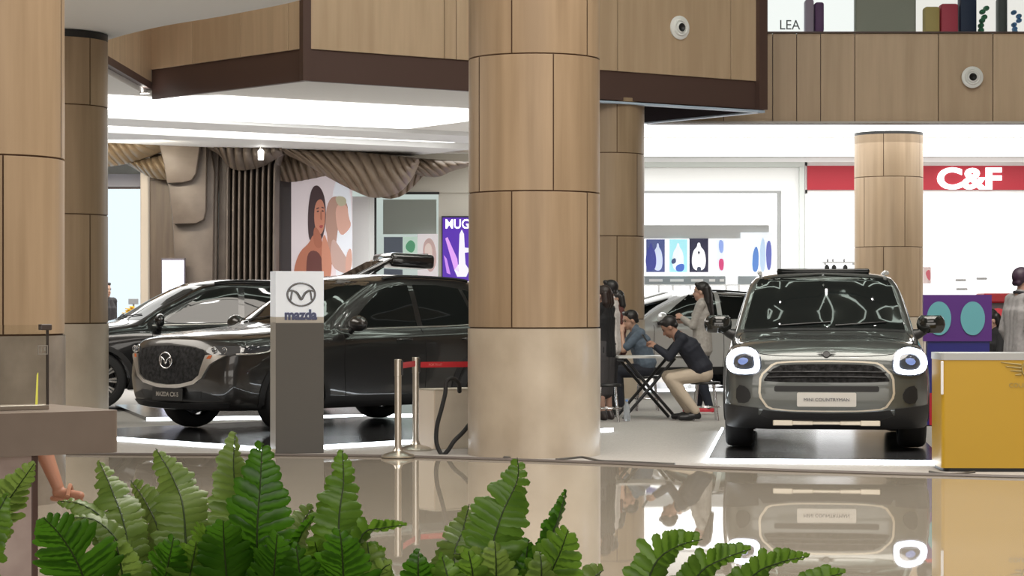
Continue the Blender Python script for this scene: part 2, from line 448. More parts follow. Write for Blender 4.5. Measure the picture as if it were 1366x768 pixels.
for i in range(9):
    for j in range(4):
        lathe(bm, [(0, 0), (.11, 0), (.12, .12), (0, .14)], 12, c=(-12 + 3 * i + .7 * (j % 2), 13.5 + 3.4 * j, 10.6)); 
o = obj('trim_40', bm, emis('spot_face', (1, .97, .92), 40), smooth=60); o['kind'] = 'structure'
bm = BM()
for j in range(4): box(bm, (.3, 13.5 + 3.4 * j, 10.85), (26, .06, .08))
o = obj('trim_41', bm, m_black); o['kind'] = 'structure'
# ------------------------------------------------------------------ cars
def pchip(x, y, xs):
    x = np.asarray(x, float); y = np.asarray(y, float); h = np.diff(x); h[h < 1e-9] = 1e-9
    d = np.diff(y, axis=0) / h.reshape(-1, *([1] * (y.ndim - 1))); m = np.zeros_like(y)
    w1 = (2 * h[1:] + h[:-1]); w2 = (h[1:] + 2 * h[:-1])
    w1 = w1.reshape(-1, *([1] * (y.ndim - 1))); w2 = w2.reshape(-1, *([1] * (y.ndim - 1)))
    with np.errstate(all='ignore'):
        mm = (w1 + w2) / (w1 / d[:-1] + w2 / d[1:])
    m[1:-1] = np.where(d[:-1] * d[1:] > 0, np.nan_to_num(mm), 0)
    m[0] = d[0]; m[-1] = d[-1]
    k = np.clip(np.searchsorted(x, xs, side='right') - 1, 0, len(x) - 2); hh = h[k]; t = (xs - x[k]) / hh
    sh = (-1,) + (1,) * (y.ndim - 1); t = t.reshape(sh); hh = hh.reshape(sh)
    return (2 * t**3 - 3 * t**2 + 1) * y[k] + (t**3 - 2 * t**2 + t) * hh * m[k] + (-2 * t**3 + 3 * t**2) * y[k + 1] + (t**3 - t**2) * hh * m[k + 1]

def car_shell(net, ni=7, nj=5):
    """net: stations front to back, each nine (x, y, z) from bottom centre to top centre of one side"""
    N = np.array(net, float)
    def refine(a, n):
        L = np.arange(a.shape[0]); xs = np.linspace(0, a.shape[0] - 1, (a.shape[0] - 1) * n + 1)
        return pchip(L, a, xs)
    G = refine(N, ni); G = np.swapaxes(refine(np.swapaxes(G, 0, 1), nj), 0, 1)
    bm = BM(); I, J = G.shape[:2]; rows = []
    for i in range(I):
        rw = [bm.verts.new(G[i, j]) for j in range(J)] + [bm.verts.new(G[i, j] * (1, -1, 1)) for j in range(J - 2, 0, -1)]
        rows.append(rw)
    n = len(rows[0])
    for a, b in zip(rows[:-1], rows[1:]):
        for k in range(n): bm.faces.new((a[k], a[(k + 1) % n], b[(k + 1) % n], b[k]))
    bmesh.ops.remove_doubles(bm, verts=bm.verts[:], dist=.0008)
    bmesh.ops.dissolve_degenerate(bm, edges=bm.edges[:], dist=.0005)
    hl = [e for e in bm.edges if e.is_boundary]
    if hl: bmesh.ops.holes_fill(bm, edges=hl)
    bmesh.ops.recalc_face_normals(bm, faces=bm.faces[:])
    return bm

AX = {'front': (Vector((1, 0, 0)), lambda a, b: Vector((-4, a, b))), 'left': (Vector((0, 1, 0)), lambda a, b: Vector((a, -4, b))),
      'right': (Vector((0, -1, 0)), lambda a, b: Vector((a, 4, b))), 'top': (Vector((0, 0, -1)), lambda a, b: Vector((a, b, 6))),
      'back': (Vector((-1, 0, 0)), lambda a, b: Vector((9, a, b)))}
class Car:
    def __init__(s, root, bvh): s.root, s.bvh = root, bvh
    def hit(s, ax, a, b):
        d, f = AX[ax]; h = s.bvh.ray_cast(f(a, b), d)
        if h[0] is None:
            h = s.bvh.find_nearest(f(a, b) + d * (4 if ax != 'back' else 5))
        n = h[1]; n = n if n.dot(d) < 0 else -n
        return h[0], n
    def patch(s, name, ax, poly, m, off=.004, thick=.012, cell=.045, parent=None, smooth=50, bm=None, dome=0.0):
        own = bm is None; b2 = BM(); vs_ = [b2.verts.new((p[0], p[1], 0)) for p in poly]; b2.faces.new(vs_)
        xs = [p[0] for p in poly]; ys = [p[1] for p in poly]
        for k, (lo, hi) in enumerate(((min(xs), max(xs)), (min(ys), max(ys)))):
            c = lo + cell * (.5 if (hi - lo) > cell else .5)
            while c < hi - 1e-4:
                no = (1, 0, 0) if k == 0 else (0, 1, 0); co = (c, 0, 0) if k == 0 else (0, c, 0)
                bmesh.ops.bisect_plane(b2, geom=b2.verts[:] + b2.edges[:] + b2.faces[:], plane_co=co, plane_no=no, dist=1e-5); c += cell
        bmesh.ops.remove_doubles(b2, verts=b2.verts[:], dist=1e-5)
        d = AX[ax][0]; cx_, cy_ = (min(xs) + max(xs)) / 2, (min(ys) + max(ys)) / 2
        inn, outv = {}, {}
        for v in b2.verts:
            p, n = s.hit(ax, v.co.x, v.co.y)
            k = 0 if any(e.is_boundary for e in v.link_edges) else dome
            inn[v.index] = p + d * thick; outv[v.index] = p + n * (off + k)
        b2.verts.index_update()
        tgt = bm if bm is not None else BM()
        mo = {}; mi_ = {}
        b2.verts.ensure_lookup_table()
        for v in b2.verts:
            p, n = s.hit(ax, v.co.x, v.co.y); k = 0 if any(e.is_boundary for e in v.link_edges) else dome
            mo[v] = tgt.verts.new(p + n * (off + k)); mi_[v] = tgt.verts.new(p + d * thick)
        for f in b2.faces: 
            if f.calc_area() > 1e-9: tgt.faces.new([mo[v] for v in f.verts])
        for e in b2.edges:
            if e.is_boundary:
                a, c = e.verts; tgt.faces.new((mo[a], mo[c], mi_[c], mi_[a]))
        b2.free()
        if own: return obj(name, tgt, m, parent or s.root, smooth=smooth)
        return tgt
    def line(s, name, ax, pts, r, m, parent=None, seg=6, off=0.0, closed=False, smooth=True, n=6, mat_i=0, bm=None):
        P = spline([(p[0], p[1], 0) for p in pts], n, closed) if smooth else [Vector((p[0], p[1], 0)) for p in pts]
        Q = []
        for p in P:
            h, nn = s.hit(ax, p.x, p.y); Q.append(h + nn * off)
        own = bm is None; b = bm or BM(); tube(b, Q, r, seg, closed=closed)
        if own: return obj(name, b, m, parent or s.root, smooth=60)

def band(outer, inner):
    return outer, inner

def wheel(parent, c, rad, wd, side, m_rim, spokes=10, style=0):
    """one wheel: tyre with a rim and spokes as its own part; side +1/-1 gives the outer face"""
    bm = BM(); h = wd / 2
    prof = [(rad * .66, -h * .8), (rad * .70, -h), (rad * .9, -h), (rad * .975, -h * .82), (rad, -h * .5), (rad, h * .5), (rad * .975, h * .82), (rad * .9, h), (rad * .70, h), (rad * .66, h * .8)]
    lathe(bm, prof, 40)
    T = Matrix.Rotation(R(-90 * side), 4, 'X')
    bmesh.ops.transform(bm, matrix=T, verts=bm.verts[:])
    wl = obj('wheel', bm, m_rubber, parent, c, smooth=40)
    bm = BM(); lathe(bm, [(rad * .70, h * .9), (rad * .675, h * .95), (rad * .64, h * .6), (rad * .62, -h * .7)], 36)
    lathe(bm, [(rad * .17, h * .75), (rad * .15, h * .82), (0, h * .84)], 20)
    for k in range(spokes):
        a = 2 * PI * k / spokes
        for da in ((-.10, .10) if style else (0,)):
            p = Vector((math.cos(a) * rad * .13, math.sin(a) * rad * .13, h * .72)); q = Vector((math.cos(a + da) * rad * .65, math.sin(a + da) * rad * .65, h * .80))
            tube(bm, [p, (p + q) / 2 + Vector((0, 0, -.012)), q], [rad * .05, rad * .045, rad * .06], 6)
    bmesh.ops.transform(bm, matrix=T, verts=bm.verts[:]); obj('rim', bm, m_rim, wl, smooth=40)
    bm = BM(); lathe(bm, [(rad * .6, -h * .2), (0, -h * .2)], 28); bmesh.ops.transform(bm, matrix=T, verts=bm.verts[:]); obj('brake_disc', bm, m_black, wl)
    return wl

m_glass = mat('dark_car_glass', (.008, .010, .010), .03, spec=.6)
m_clad = mat('black_cladding', (.014, .014, .015), .5)
m_seam = mat('panel_gap', (.004, .004, .004), .8)
m_lens = mat('lamp_lens', (.05, .055, .065), .06, spec=.8, coat=1)
m_amber = mat('amber_reflector', (.55, .12, .03), .25)

def carve(bm, axles, wr, hw):
    """cut the wheel arches out of the shell"""
    me = bpy.data.meshes.new('shell'); bm.to_mesh(me); bm.free(); o = bpy.data.objects.new('shell', me); COL.objects.link(o)
    me.materials.append(m_seam); me.materials.append(m_seam)
    b = BM()
    for ax in axles:
        for sd in (-1, 1): cyl(b, (ax, sd * (hw - .30), wr - .02), (ax, sd * (hw + .3), wr - .02), wr + .055, seg=40)
    cm = bpy.data.meshes.new('cut'); bmesh.ops.recalc_face_normals(b, faces=b.faces[:])
    for f in b.faces: f.material_index = 1
    b.to_mesh(cm); b.free(); cm.materials.append(m_seam); cm.materials.append(m_seam)
    c = bpy.data.objects.new('cut', cm); COL.objects.link(c)
    md = o.modifiers.new('b', 'BOOLEAN'); md.object = c; md.operation = 'DIFFERENCE'; md.solver = 'EXACT'; md.use_hole_tolerant = True
    dg = bpy.context.evaluated_depsgraph_get(); out = bpy.data.meshes.new_from_object(o.evaluated_get(dg))
    for x in (o, c): bpy.data.objects.remove(x)
    out.materials.clear()
    return out

def mirror_part(car, ob, name):
    me = ob.data.copy()
    for v in me.vertices: v.co.y = -v.co.y
    me.flip_normals()
    o = bpy.data.objects.new(name, me); COL.objects.link(o); o.parent = ob.parent; return o

def make_car(pos, heading, net, paint, label, axles, wr, hw, m_rim, ww=.235, z0=.044, spokes=10, style=1):
    th = R(heading)
    root = thing('car', (pos[0], pos[1], z0), label, 'car', None, th + PI)
    bm = car_shell(net); bvh = BVHTree.FromBMesh(bm)
    me = carve(bm, axles, wr, hw)
    me.shade_smooth() if hasattr(me, 'shade_smooth') else None
    b = BM(); b.from_mesh(me)
    for f in b.faces: f.smooth = True
    for e in b.edges:
        if len(e.link_faces) == 2 and e.calc_face_angle(0) > R(42): e.smooth = False
    b.to_mesh(me); b.free()
    link('body', me, [paint, m_seam], root)
    car = Car(root, bvh)
    for ax in axles:
        for sd in (-1, 1): wheel(root, (ax, sd * (hw - ww / 2 - .012), wr), wr, ww, sd, m_rim, spokes, style)
    return car

def mazda_mark(m, M, wd, parent, depth=.01):
    """oval ring with the spread wing shape inside"""
    o = thing_mesh = BM(); a, b = wd / 2, wd * .40
    tube(o, [(a * math.cos(t), b * math.sin(t) , 0) for t in np.linspace(0, 2 * PI, 49)[:-1]], wd * .035, 8, closed=True)
    wing = spline([(-a * .93, b * .30, 0), (-a * .62, b * .36, 0), (-a * .28, b * .10, 0), (0, -b * .42, 0), (a * .28, b * .10, 0), (a * .62, b * .36, 0), (a * .93, b * .30, 0)], 6)
    tube(o, wing, [wd * (.028 + .018 * math.sin(PI * k / (len(wing) - 1))) for k in range(len(wing))], 8)
    for sx in (-1, 1):
        tube(o, spline([(sx * a * .64, b * .34, 0), (sx * a * .70, 0, 0), (sx * a * .76, -b * .52, 0)], 5), wd * .032, 8)
    bmesh.ops.scale(o, verts=o.verts[:], vec=(1, 1, .55))
    bmesh.ops.transform(o, matrix=M, verts=o.verts[:])
    return obj('emblem', o, m, parent, smooth=60)

FR = Matrix(((0, 0, -1, 0), (-1, 0, 0, 0), (0, 1, 0, 0), (0, 0, 0, 1)))     # plane (x right, y up) drawn on a car nose
def nose(p, tilt=0.0): return Matrix.Translation(p) @ FR @ Matrix.Rotation(tilt, 4, 'X')

def mir(poly): return [(-p[0], p[1]) for p in poly]

def suv_net():
    def st(*p): return [(p[0][0], 0, p[0][2])] + [tuple(q) for q in p]
    return [
     st((.15,0,.24),(.05,0,.34),(.0,0,.58),(.025,0,.84),(.07,0,.955),(.09,0,.97),(.11,0,.98),(.13,0,.985)),
     st((.16,.36,.24),(.06,.40,.34),(.015,.42,.58),(.04,.42,.84),(.09,.40,.95),(.12,.30,.975),(.15,.16,.99),(.16,0,.995)),
     st((.24,.66,.24),(.14,.74,.34),(.10,.75,.58),(.14,.73,.84),(.20,.69,.935),(.25,.50,.985),(.28,.27,1.01),(.29,0,1.015)),
     st((.50,.80,.24),(.38,.87,.34),(.33,.885,.58),(.36,.87,.84),(.42,.80,.95),(.46,.60,1.01),(.48,.32,1.035),(.49,0,1.04)),
     st((.93,.84,.24),(.93,.905,.34),(.93,.92,.58),(.93,.905,.85),(.95,.82,.99),(.95,.62,1.045),(.95,.33,1.07),(.95,0,1.075)),
     st((1.45,.84,.24),(1.45,.90,.34),(1.45,.91,.58),(1.45,.905,.88),(1.42,.82,1.03),(1.36,.71,1.075),(1.25,.38,1.105),(1.2,0,1.115)),
     st((1.85,.84,.24),(1.85,.90,.34),(1.85,.905,.58),(1.85,.905,.90),(1.75,.83,1.04),(1.84,.66,1.33),(1.74,.38,1.375),(1.70,0,1.385)),
     st((2.25,.84,.24),(2.25,.90,.34),(2.25,.905,.58),(2.25,.91,.915),(2.15,.83,1.05),(2.36,.595,1.545),(2.26,.36,1.595),(2.2,0,1.60)),
     st((2.7,.84,.24),(2.7,.90,.34),(2.7,.905,.58),(2.7,.915,.925),(2.7,.835,1.06),(2.75,.585,1.59),(2.72,.36,1.64),(2.7,0,1.65)),
     st((3.3,.84,.24),(3.3,.90,.34),(3.3,.91,.58),(3.3,.92,.935),(3.3,.84,1.075),(3.3,.575,1.58),(3.3,.35,1.635),(3.3,0,1.645)),
     st((3.65,.84,.26),(3.65,.91,.36),(3.65,.925,.6),(3.65,.92,.945),(3.65,.84,1.085),(3.7,.565,1.555),(3.75,.34,1.61),(3.78,0,1.62)),
     st((4.2,.80,.28),(4.25,.88,.36),(4.25,.90,.6),(4.22,.89,.945),(4.15,.80,1.11),(4.06,.53,1.47),(4.12,.33,1.55),(4.15,0,1.565)),
     st((4.4,.6,.30),(4.46,.68,.38),(4.5,.69,.6),(4.46,.68,.945),(4.40,.62,1.12),(4.18,.46,1.42),(4.24,.28,1.50),(4.27,0,1.515)),
     st((4.44,0,.30),(4.5,0,.38),(4.55,0,.6),(4.51,0,.945),(4.46,0,1.12),(4.26,0,1.40),(4.29,0,1.48),(4.30,0,1.50))]

def shift_net(net, f): return [[f(*p) for p in s_] for s_ in net]

def suv_parts(car, paint, both=True, front=True, hood_z=0.0, plate=None, m_bright=None, hatch=True):
    r = car.root; P = car.patch; mb = m_bright or m_silver
    for ax in ('left', 'right'):
        P('side_window', ax, [(1.72, 1.075), (1.80, 1.12), (2.05, 1.30), (2.33, 1.475), (2.50, 1.515), (2.74, 1.525), (2.72, 1.085)], m_glass, .003)
        P('side_window', ax, [(2.80, 1.085), (2.82, 1.528), (3.2, 1.525), (3.52, 1.49), (3.60, 1.13), (3.52, 1.10)], m_glass, .003)
        P('quarter_window', ax, [(3.66, 1.14), (3.58, 1.48), (3.8, 1.43), (3.98, 1.33), (3.92, 1.22)], m_glass, .003)
        car.line('window_trim', ax, [(1.62, 1.05), (2.2, 1.062), (2.8, 1.072), (3.4, 1.085), (3.8, 1.13)], .008, mb)
        for pts in ([(2.76, 1.06), (2.78, .6), (2.76, .36)], [(1.62, 1.0), (1.60, .7), (1.62, .36)], [(3.62, 1.06), (3.5, .75), (3.28, .5), (3.25, .36)]):
            car.line('door_seam', ax, pts, .0045, m_seam)
        P('sill_cladding', ax, [(1.30, .245), (1.33, .36), (3.20, .36), (3.25, .245)], m_clad, .008)
        for axl in (.93, 3.63):
            pts = [(axl + .47 * math.cos(t), .35 + .46 * math.sin(t)) for t in np.linspace(R(-8), R(188), 22)]
            pts2 = [(axl + .40 * math.cos(t), .35 + .40 * math.sin(t)) for t in np.linspace(R(188), R(-8), 22)]
            P('wheel_arch_trim', ax, pts + pts2, m_clad, .010, cell=.06)
        for hx in (2.45, 3.42):
            sg = -1 if ax == 'left' else 1
            p, n = car.hit(ax, hx, .935); b = BM(); tube(b, spline([p + Vector((-.10, 0, 0)), p + Vector((-.07, sg * .035, .005)), p + Vector((.07, sg * .035, .008)), p + Vector((.11, 0, .004))], 5), .012, 8)
            obj('door_handle', b, paint, r, smooth=60)
        # mirror: shell, arm and mirror glass
        sg = -1 if ax == 'left' else 1; b = BM()
        ball(b, (1.70, sg * 1.005, 1.115), (.075, .125, .085), 3); 
        for v in b.verts:
            if v.co.x > 1.73: v.co.x = 1.73
        mr = obj('mirror', b, paint, r, smooth=50)
        b = BM(); tube(b, [(1.70, sg * .88, 1.03), (1.70, sg * .93, 1.06), (1.70, sg * .98, 1.09)], [.035, .028, .03], 8); obj('mirror_arm', b, m_black, mr, smooth=60)
        b = BM(); box(b, (1.733, sg * 1.005, 1.115), (.006, .19, .11), bevel=.002); obj('mirror_glass', b, m_glass, mr)
        car.line('roof_rail', 'top', [(2.45, sg * .56), (2.8, sg * .555), (3.3, sg * .55), (3.75, sg * .54)], .018, m_clad, off=.02)
    P('windshield', 'front', [(-.70, 1.12), (-.66, 1.25), (-.575, 1.50), (-.535, 1.555), (0, 1.585), (.535, 1.555), (.575, 1.50), (.66, 1.25), (.70, 1.12), (.35, 1.125), (0, 1.13), (-.35, 1.125)], m_glass, .003, cell=.07)
    for sy in (-1, 1): car.line('bonnet_seam', 'top', [(.42, sy * .68), (.75, sy * .70), (1.2, sy * .74), (1.34, sy * .70)], .0045, m_seam)
    for y0 in (-.1, .45):
        b = BM(); Q = [car.hit('front', y0 - k * .12, 1.135 + .012 * k)[0] + Vector((-.012, 0, .01)) for k in range(5)]
        tube(b, Q, .007, 6); obj('wiper', b, m_black, r)
# ---- near grey SUV -------------------------------------------------------------
p_grey = mat('machine_grey_paint', (.050, .048, .047), .28, .75, coat=1.0)
p_jet = mat('jet_black_paint', (.010, .010, .011), .2, .2, coat=1.0)
p_green = mat('grey_green_paint', (.13, .14, .135), .3, .6, coat=1.0)
p_pearl = mat('pearl_silver_paint', (.55, .56, .56), .3, .35, coat=1.0)
m_rimd = mat('dark_alloy', (.10, .10, .105), .3, .9)
m_rimp = mat('bright_alloy', (.5, .5, .5), .25, .95)
m_mesh = noisy(mat('grille_mesh', (.01, .01, .01), .6, spec=.15), (.004, .004, .004), (.03, .03, .032), (26, 26, 26), 2, bump=.6)

def big_grille_front(car, plate_text):
    P = car.patch; r = car.root
    g = [(-.50, .86), (-.30, .885), (0, .895), (.30, .885), (.50, .86), (.555, .80), (.49, .60), (.40, .545), (.2, .51), (0, .50), (-.2, .51), (-.40, .545), (-.49, .60), (-.555, .80)]
    P('grille', 'front', g, m_mesh, .006, cell=.06)
    # bright wing under the grille, broad at its ends
    outer = [(-.76, .80), (-.62, .71), (-.53, .575), (-.42, .515), (-.2, .475), (0, .462), (.2, .475), (.42, .515), (.53, .575), (.62, .71), (.76, .80)]
    inner = [(.60, .805), (.555, .80), (.49, .60), (.40, .545), (.2, .51), (0, .50), (-.2, .51), (-.40, .545), (-.49, .60), (-.555, .80), (-.60, .805)]
    P('grille_wing_trim', 'front', outer + inner, m_silver, .022, cell=.05)
    for sy in (-1, 1):
        hl = [(sy * a, b) for a, b in ((.545, .835), (.57, .875), (.66, .895), (.78, .892), (.845, .87), (.85, .835), (.78, .80), (.66, .795))]
        h = P('headlight', 'front', hl, m_lens, .012, cell=.04)
        for yy in (.63, .735):
            b = BM(); p, n = car.hit('front', sy * yy, .845); rr = [p + n * .016 + Vector((.0, .036 * math.cos(t), .03 * math.sin(t))) for t in np.linspace(0, 2 * PI, 21)[:-1]]
            tube(b, rr, .006, 6, closed=True)
            obj('lamp_ring', b, m_chrome, h, smooth=60)
            b = BM(); ball(b, p + n * .01, (.012, .022, .02), 2)
            obj('lamp_projector', b, m_lens, h, smooth=60)
        sax = 'left' if sy < 0 else 'right'
        hs = P('headlight_wrap', sax, [(.20, .835), (.26, .885), (.42, .895), (.60, .885), (.64, .865), (.58, .825), (.40, .80), (.24, .80)], m_lens, .008, cell=.04)
        hs['label'] = 'clear headlight end wrapped round the wing'
        car.line('lamp_trim', sax, [(.22, .81), (.40, .812), (.57, .835), (.61, .865)], .009, m_silver, off=.012)
        P('amber_marker', 'front', [(sy * .575, .765), (sy * .60, .80), (sy * .635, .80), (sy * .62, .765)], m_amber, .026, cell=.03)
        P('fog_recess', 'front', [(sy * a, b) for a, b in ((.50, .43), (.66, .40), (.72, .36), (.66, .345), (.46, .345))], m_black, .004)
    P('lower_grille', 'front', [(-.50, .44), (-.46, .345), (.46, .345), (.50, .44), (.2, .425), (0, .42), (-.2, .425)], m_black, .004)
    P('bumper_lip', 'front', [(-.78, .335), (-.74, .285), (-.4, .262), (0, .258), (.4, .262), (.74, .285), (.78, .335), (.4, .322), (0, .318), (-.4, .322)], m_clad, .018)
    p, n = car.hit('front', 0, .745); mazda_mark(m_chrome, nose(p + Vector((-.045, 0, 0)), .04), .20, r)
    p, n = car.hit('front', 0, .40)
    pl = None
    if plate_text:
        b = BM(); bmesh.ops.create_cube(b, size=1); bmesh.ops.scale(b, vec=(.008, .50, .13), verts=b.verts[:]); bmesh.ops.translate(b, vec=p + Vector((-.035, 0, .0)), verts=b.verts[:])
        pl = obj('number_plate', b, m_black, r)
        text('lettering', plate_text, .062, m_silver, nose(p + Vector((-.041, 0, .0))), pl, bold=.001)

cx5 = make_car((-3.51, 22.95), -134, suv_net(), p_grey, 'dark grey SUV with bright grille wing, parked behind the white topped logo totem', (.93, 3.63), .36, .92, m_rimd)
suv_parts(cx5, p_grey); big_grille_front(cx5, 'MAZDA CX-5')

# ---- black SUV behind, tailgate raised -------------------------------------------
bk = make_car((-6.35, 28.9), -164, suv_net(), p_jet, 'black SUV with its tailgate raised, parked behind the dark grey SUV', (.93, 3.63), .36, .92, m_rimp)
suv_parts(bk, p_jet); big_grille_front(bk, None)
b = BM(); box(b, (0, 0, 0), (.68, 1.12, .06), bevel=.02, M=Matrix.Translation((4.52, 0, 1.765)) @ Matrix.Rotation(R(-27), 4, 'Y'))
box(b, (0, 0, 0), (.60, 1.14, .19), bevel=.05, M=Matrix.Translation((5.08, 0, 1.895)) @ Matrix.Rotation(R(3), 4, 'Y'), seg=3)
tg = obj('raised_tailgate', b, p_jet, bk.root, smooth=40); tg['label'] = 'black tailgate lifted open above the roof'
b = BM(); box(b, (0, 0, 0), (.44, 1.0, .02), bevel=.008, M=Matrix.Translation((4.50, 0, 1.795)) @ Matrix.Rotation(R(-27), 4, 'Y')); obj('rear_window', b, m_glass, tg)
for sy in (-1, 1): b = BM(); tube(b, [(4.15, sy * .5, 1.45), (4.70, sy * .5, 1.82)], .013, 8); obj('gas_strut', b, m_black, bk.root)
b = BM(); box(b, (5.16, 0, 1.975), (.30, 1.0, .03), bevel=.01); obj('spoiler', b, p_jet, tg)
bk.patch('load_opening', 'back', [(-.5, .75), (-.5, 1.35), (.5, 1.35), (.5, .75)], m_black, .004)

# ---- pale crossover behind the people ---------------------------------------------
def low(x, y, z):
    zz = z if z < 1.0 else 1.0 + (z - 1.0) * .86
    if x > 2.7 and z > 1.2: zz -= .10 * ((x - 2.7) / 1.7) ** 1.5
    return (x, y, zz)
sv = make_car((.35, 34.6), -160, shift_net(suv_net(), low), p_pearl, 'pale silver car parked behind the standing woman in the grey top', (.93, 3.63), .36, .92, m_rimp)
suv_parts(sv, p_pearl)
for sy in (-1, 1):
    sv.patch('headlight', 'front', [(sy * a, b) for a, b in ((.54, .80), (.60, .86), (.84, .88), (.85, .82), (.70, .78))], m_lens, .01)
sv.patch('grille', 'front', [(-.45, .82), (.45, .82), (.40, .5), (-.40, .5)], m_mesh, .006)
sv.patch('lower_grille', 'front', [(-.6, .42), (-.55, .33), (.55, .33), (.6, .42)], m_black, .004)

# ---- the compact crossover facing the viewer -----------------------------------------
def mini_net():
    def st(*p): return [(p[0][0], 0, p[0][2])] + [tuple(q) for q in p]
    return [
     st((.10,0,.21),(.03,0,.30),(.0,0,.56),(.015,0,.80),(.06,0,.885),(.10,0,.915),(.14,0,.935),(.18,0,.945)),
     st((.11,.42,.21),(.04,.46,.30),(.01,.48,.56),(.025,.48,.80),(.08,.46,.885),(.13,.34,.92),(.18,.18,.945),(.20,0,.95)),
     st((.17,.72,.21),(.10,.79,.30),(.07,.80,.56),(.09,.80,.76),(.17,.76,.90),(.25,.54,.95),(.30,.28,.975),(.32,0,.98)),
     st((.40,.84,.21),(.32,.90,.30),(.28,.905,.56),(.30,.89,.77),(.38,.84,.925),(.45,.60,.985),(.50,.32,1.005),(.52,0,1.01)),
     st((.84,.86,.21),(.84,.915,.30),(.84,.922,.56),(.84,.91,.80),(.86,.85,.965),(.88,.63,1.01),(.90,.33,1.03),(.90,0,1.035)),
     st((1.30,.86,.21),(1.30,.905,.30),(1.30,.91,.56),(1.30,.905,.84),(1.28,.85,1.01),(1.25,.75,1.045),(1.14,.40,1.07),(1.10,0,1.075)),
     st((1.65,.86,.21),(1.65,.905,.30),(1.65,.91,.56),(1.65,.905,.87),(1.56,.855,1.03),(1.60,.715,1.33),(1.50,.40,1.365),(1.46,0,1.375)),
     st((2.0,.86,.21),(2.0,.905,.30),(2.0,.91,.56),(2.0,.905,.90),(1.92,.86,1.05),(1.98,.655,1.565),(1.90,.40,1.605),(1.86,0,1.615)),
     st((2.5,.86,.21),(2.5,.905,.30),(2.5,.91,.56),(2.5,.91,.90),(2.5,.86,1.07),(2.5,.645,1.59),(2.5,.38,1.635),(2.5,0,1.645)),
     st((3.4,.86,.23),(3.4,.91,.32),(3.4,.915,.56),(3.4,.91,.91),(3.4,.855,1.09),(3.45,.625,1.55),(3.5,.37,1.605),(3.52,0,1.62)),
     st((4.1,.82,.25),(4.15,.88,.34),(4.17,.89,.58),(4.14,.88,.92),(4.1,.81,1.11),(4.0,.59,1.46),(4.05,.35,1.53),(4.08,0,1.55)),
     st((4.32,.55,.26),(4.38,.6,.34),(4.42,.6,.58),(4.4,.6,.92),(4.35,.55,1.12),(4.18,.4,1.42),(4.2,.25,1.48),(4.22,0,1.50)),
     st((4.35,0,.26),(4.41,0,.34),(4.45,0,.58),(4.43,0,.92),(4.38,0,1.12),(4.2,0,1.40),(4.22,0,1.46),(4.24,0,1.48))]
mc = make_car((2.79, 19.95), -97, mini_net(), p_green, 'grey green compact car with glowing rounded headlights facing the viewer', (.84, 3.50), .36, .922, m_rimd, ww=.25)
P = mc.patch; r = mc.root
oct_o = [(-.47, .795), (-.30, .808), (0, .813), (.30, .808), (.47, .795), (.59, .68), (.60, .50), (.52, .385), (.30, .365), (0, .362), (-.30, .365), (-.52, .385), (-.60, .50), (-.59, .68)]
oct_i = [(a * .966, .585 + (b - .585) * .94) for a, b in oct_o]
P('grille_surround', 'front', chaikin(oct_o, 1, .15), m_gold, .020, cell=.06)
P('grille_panel', 'front', chaikin(oct_i, 1, .15), p_green, .026, cell=.06)
P('grille', 'front', chaikin([(-.45, .765), (-.28, .778), (0, .782), (.28, .778), (.45, .765), (.55, .65), (.545, .625), (0, .618), (-.545, .625), (-.55, .65)], 1), m_mesh, .032, cell=.06)
for zz in (.665, .71): mc.line('grille_bar', 'front', [(-.52, zz), (-.26, zz + .004), (0, zz + .005), (.26, zz + .004), (.52, zz)], .008, m_black, off=.036)
P('air_slot', 'front', rounded(.92, .05, .018, 4, 0, .565), m_black, .032, cell=.06)
P('lower_intake', 'front', [(-.56, .375), (-.30, .35), (0, .345), (.30, .35), (.56, .375), (.60, .31), (.45, .27), (0, .265), (-.45, .27), (-.60, .31)], m_black, .012, cell=.06)
P('bumper_cladding', 'front', [(-.895, .42), (-.60, .39), (-.60, .335), (-.44, .28), (0, .275), (.44, .28), (.60, .335), (.60, .39), (.895, .42), (.88, .225), (.5, .212), (0, .212), (-.5, .212), (-.88, .225)], m_clad, .016, cell=.06)
for sy in (-1, 1):
    P('side_intake', 'front', chaikin([(sy * .66, .50), (sy * .70, .58), (sy * .79, .60), (sy * .80, .44), (sy * .70, .43)], 1), m_black, .010, cell=.05)
    hp = chaikin([(sy * a, b) for a, b in ((.565, .76), (.585, .885), (.72, .922), (.85, .885), (.885, .775), (.83, .685), (.70, .675), (.585, .695))], 2)
    h = P('headlight', 'front', hp, m_lens, .022, cell=.04)
    cxh, czh = .728 * sy, .80
    ring = [(cxh + (a - cxh) * .90, czh + (b_ - czh) * .90) for a, b_ in hp]
    ring2 = [(cxh + (a - cxh) * .62, czh + (b_ - czh) * .58) for a, b_ in hp]
    n_ = len(ring)
    b = BM(); rows_ = []
    for k in range(n_):
        q = []
        for (u_, v_), of in ((ring[k], .022), (ring[k], .036), (ring2[k], .036), (ring2[k], .022)):
            pt, nn = mc.hit('front', u_, v_); q.append(b.verts.new(pt + nn * of))
        rows_.append(q)
    for k in range(n_):
        A_, B_ = rows_[k], rows_[(k + 1) % n_]
        for j in range(3): b.faces.new((A_[j], A_[j + 1], B_[j + 1], B_[j]))
    obj('light_ring', b, emis('headlight_ring', (.80, .87, 1), 7.0), h)
    pt, nn = mc.hit('front', cxh, czh); b = BM(); ball(b, pt + nn * .02, (.02, .05, .034), 2); obj('lamp_projector', b, emis('lamp_core', (.25, .35, .75), .8), h, smooth=60)
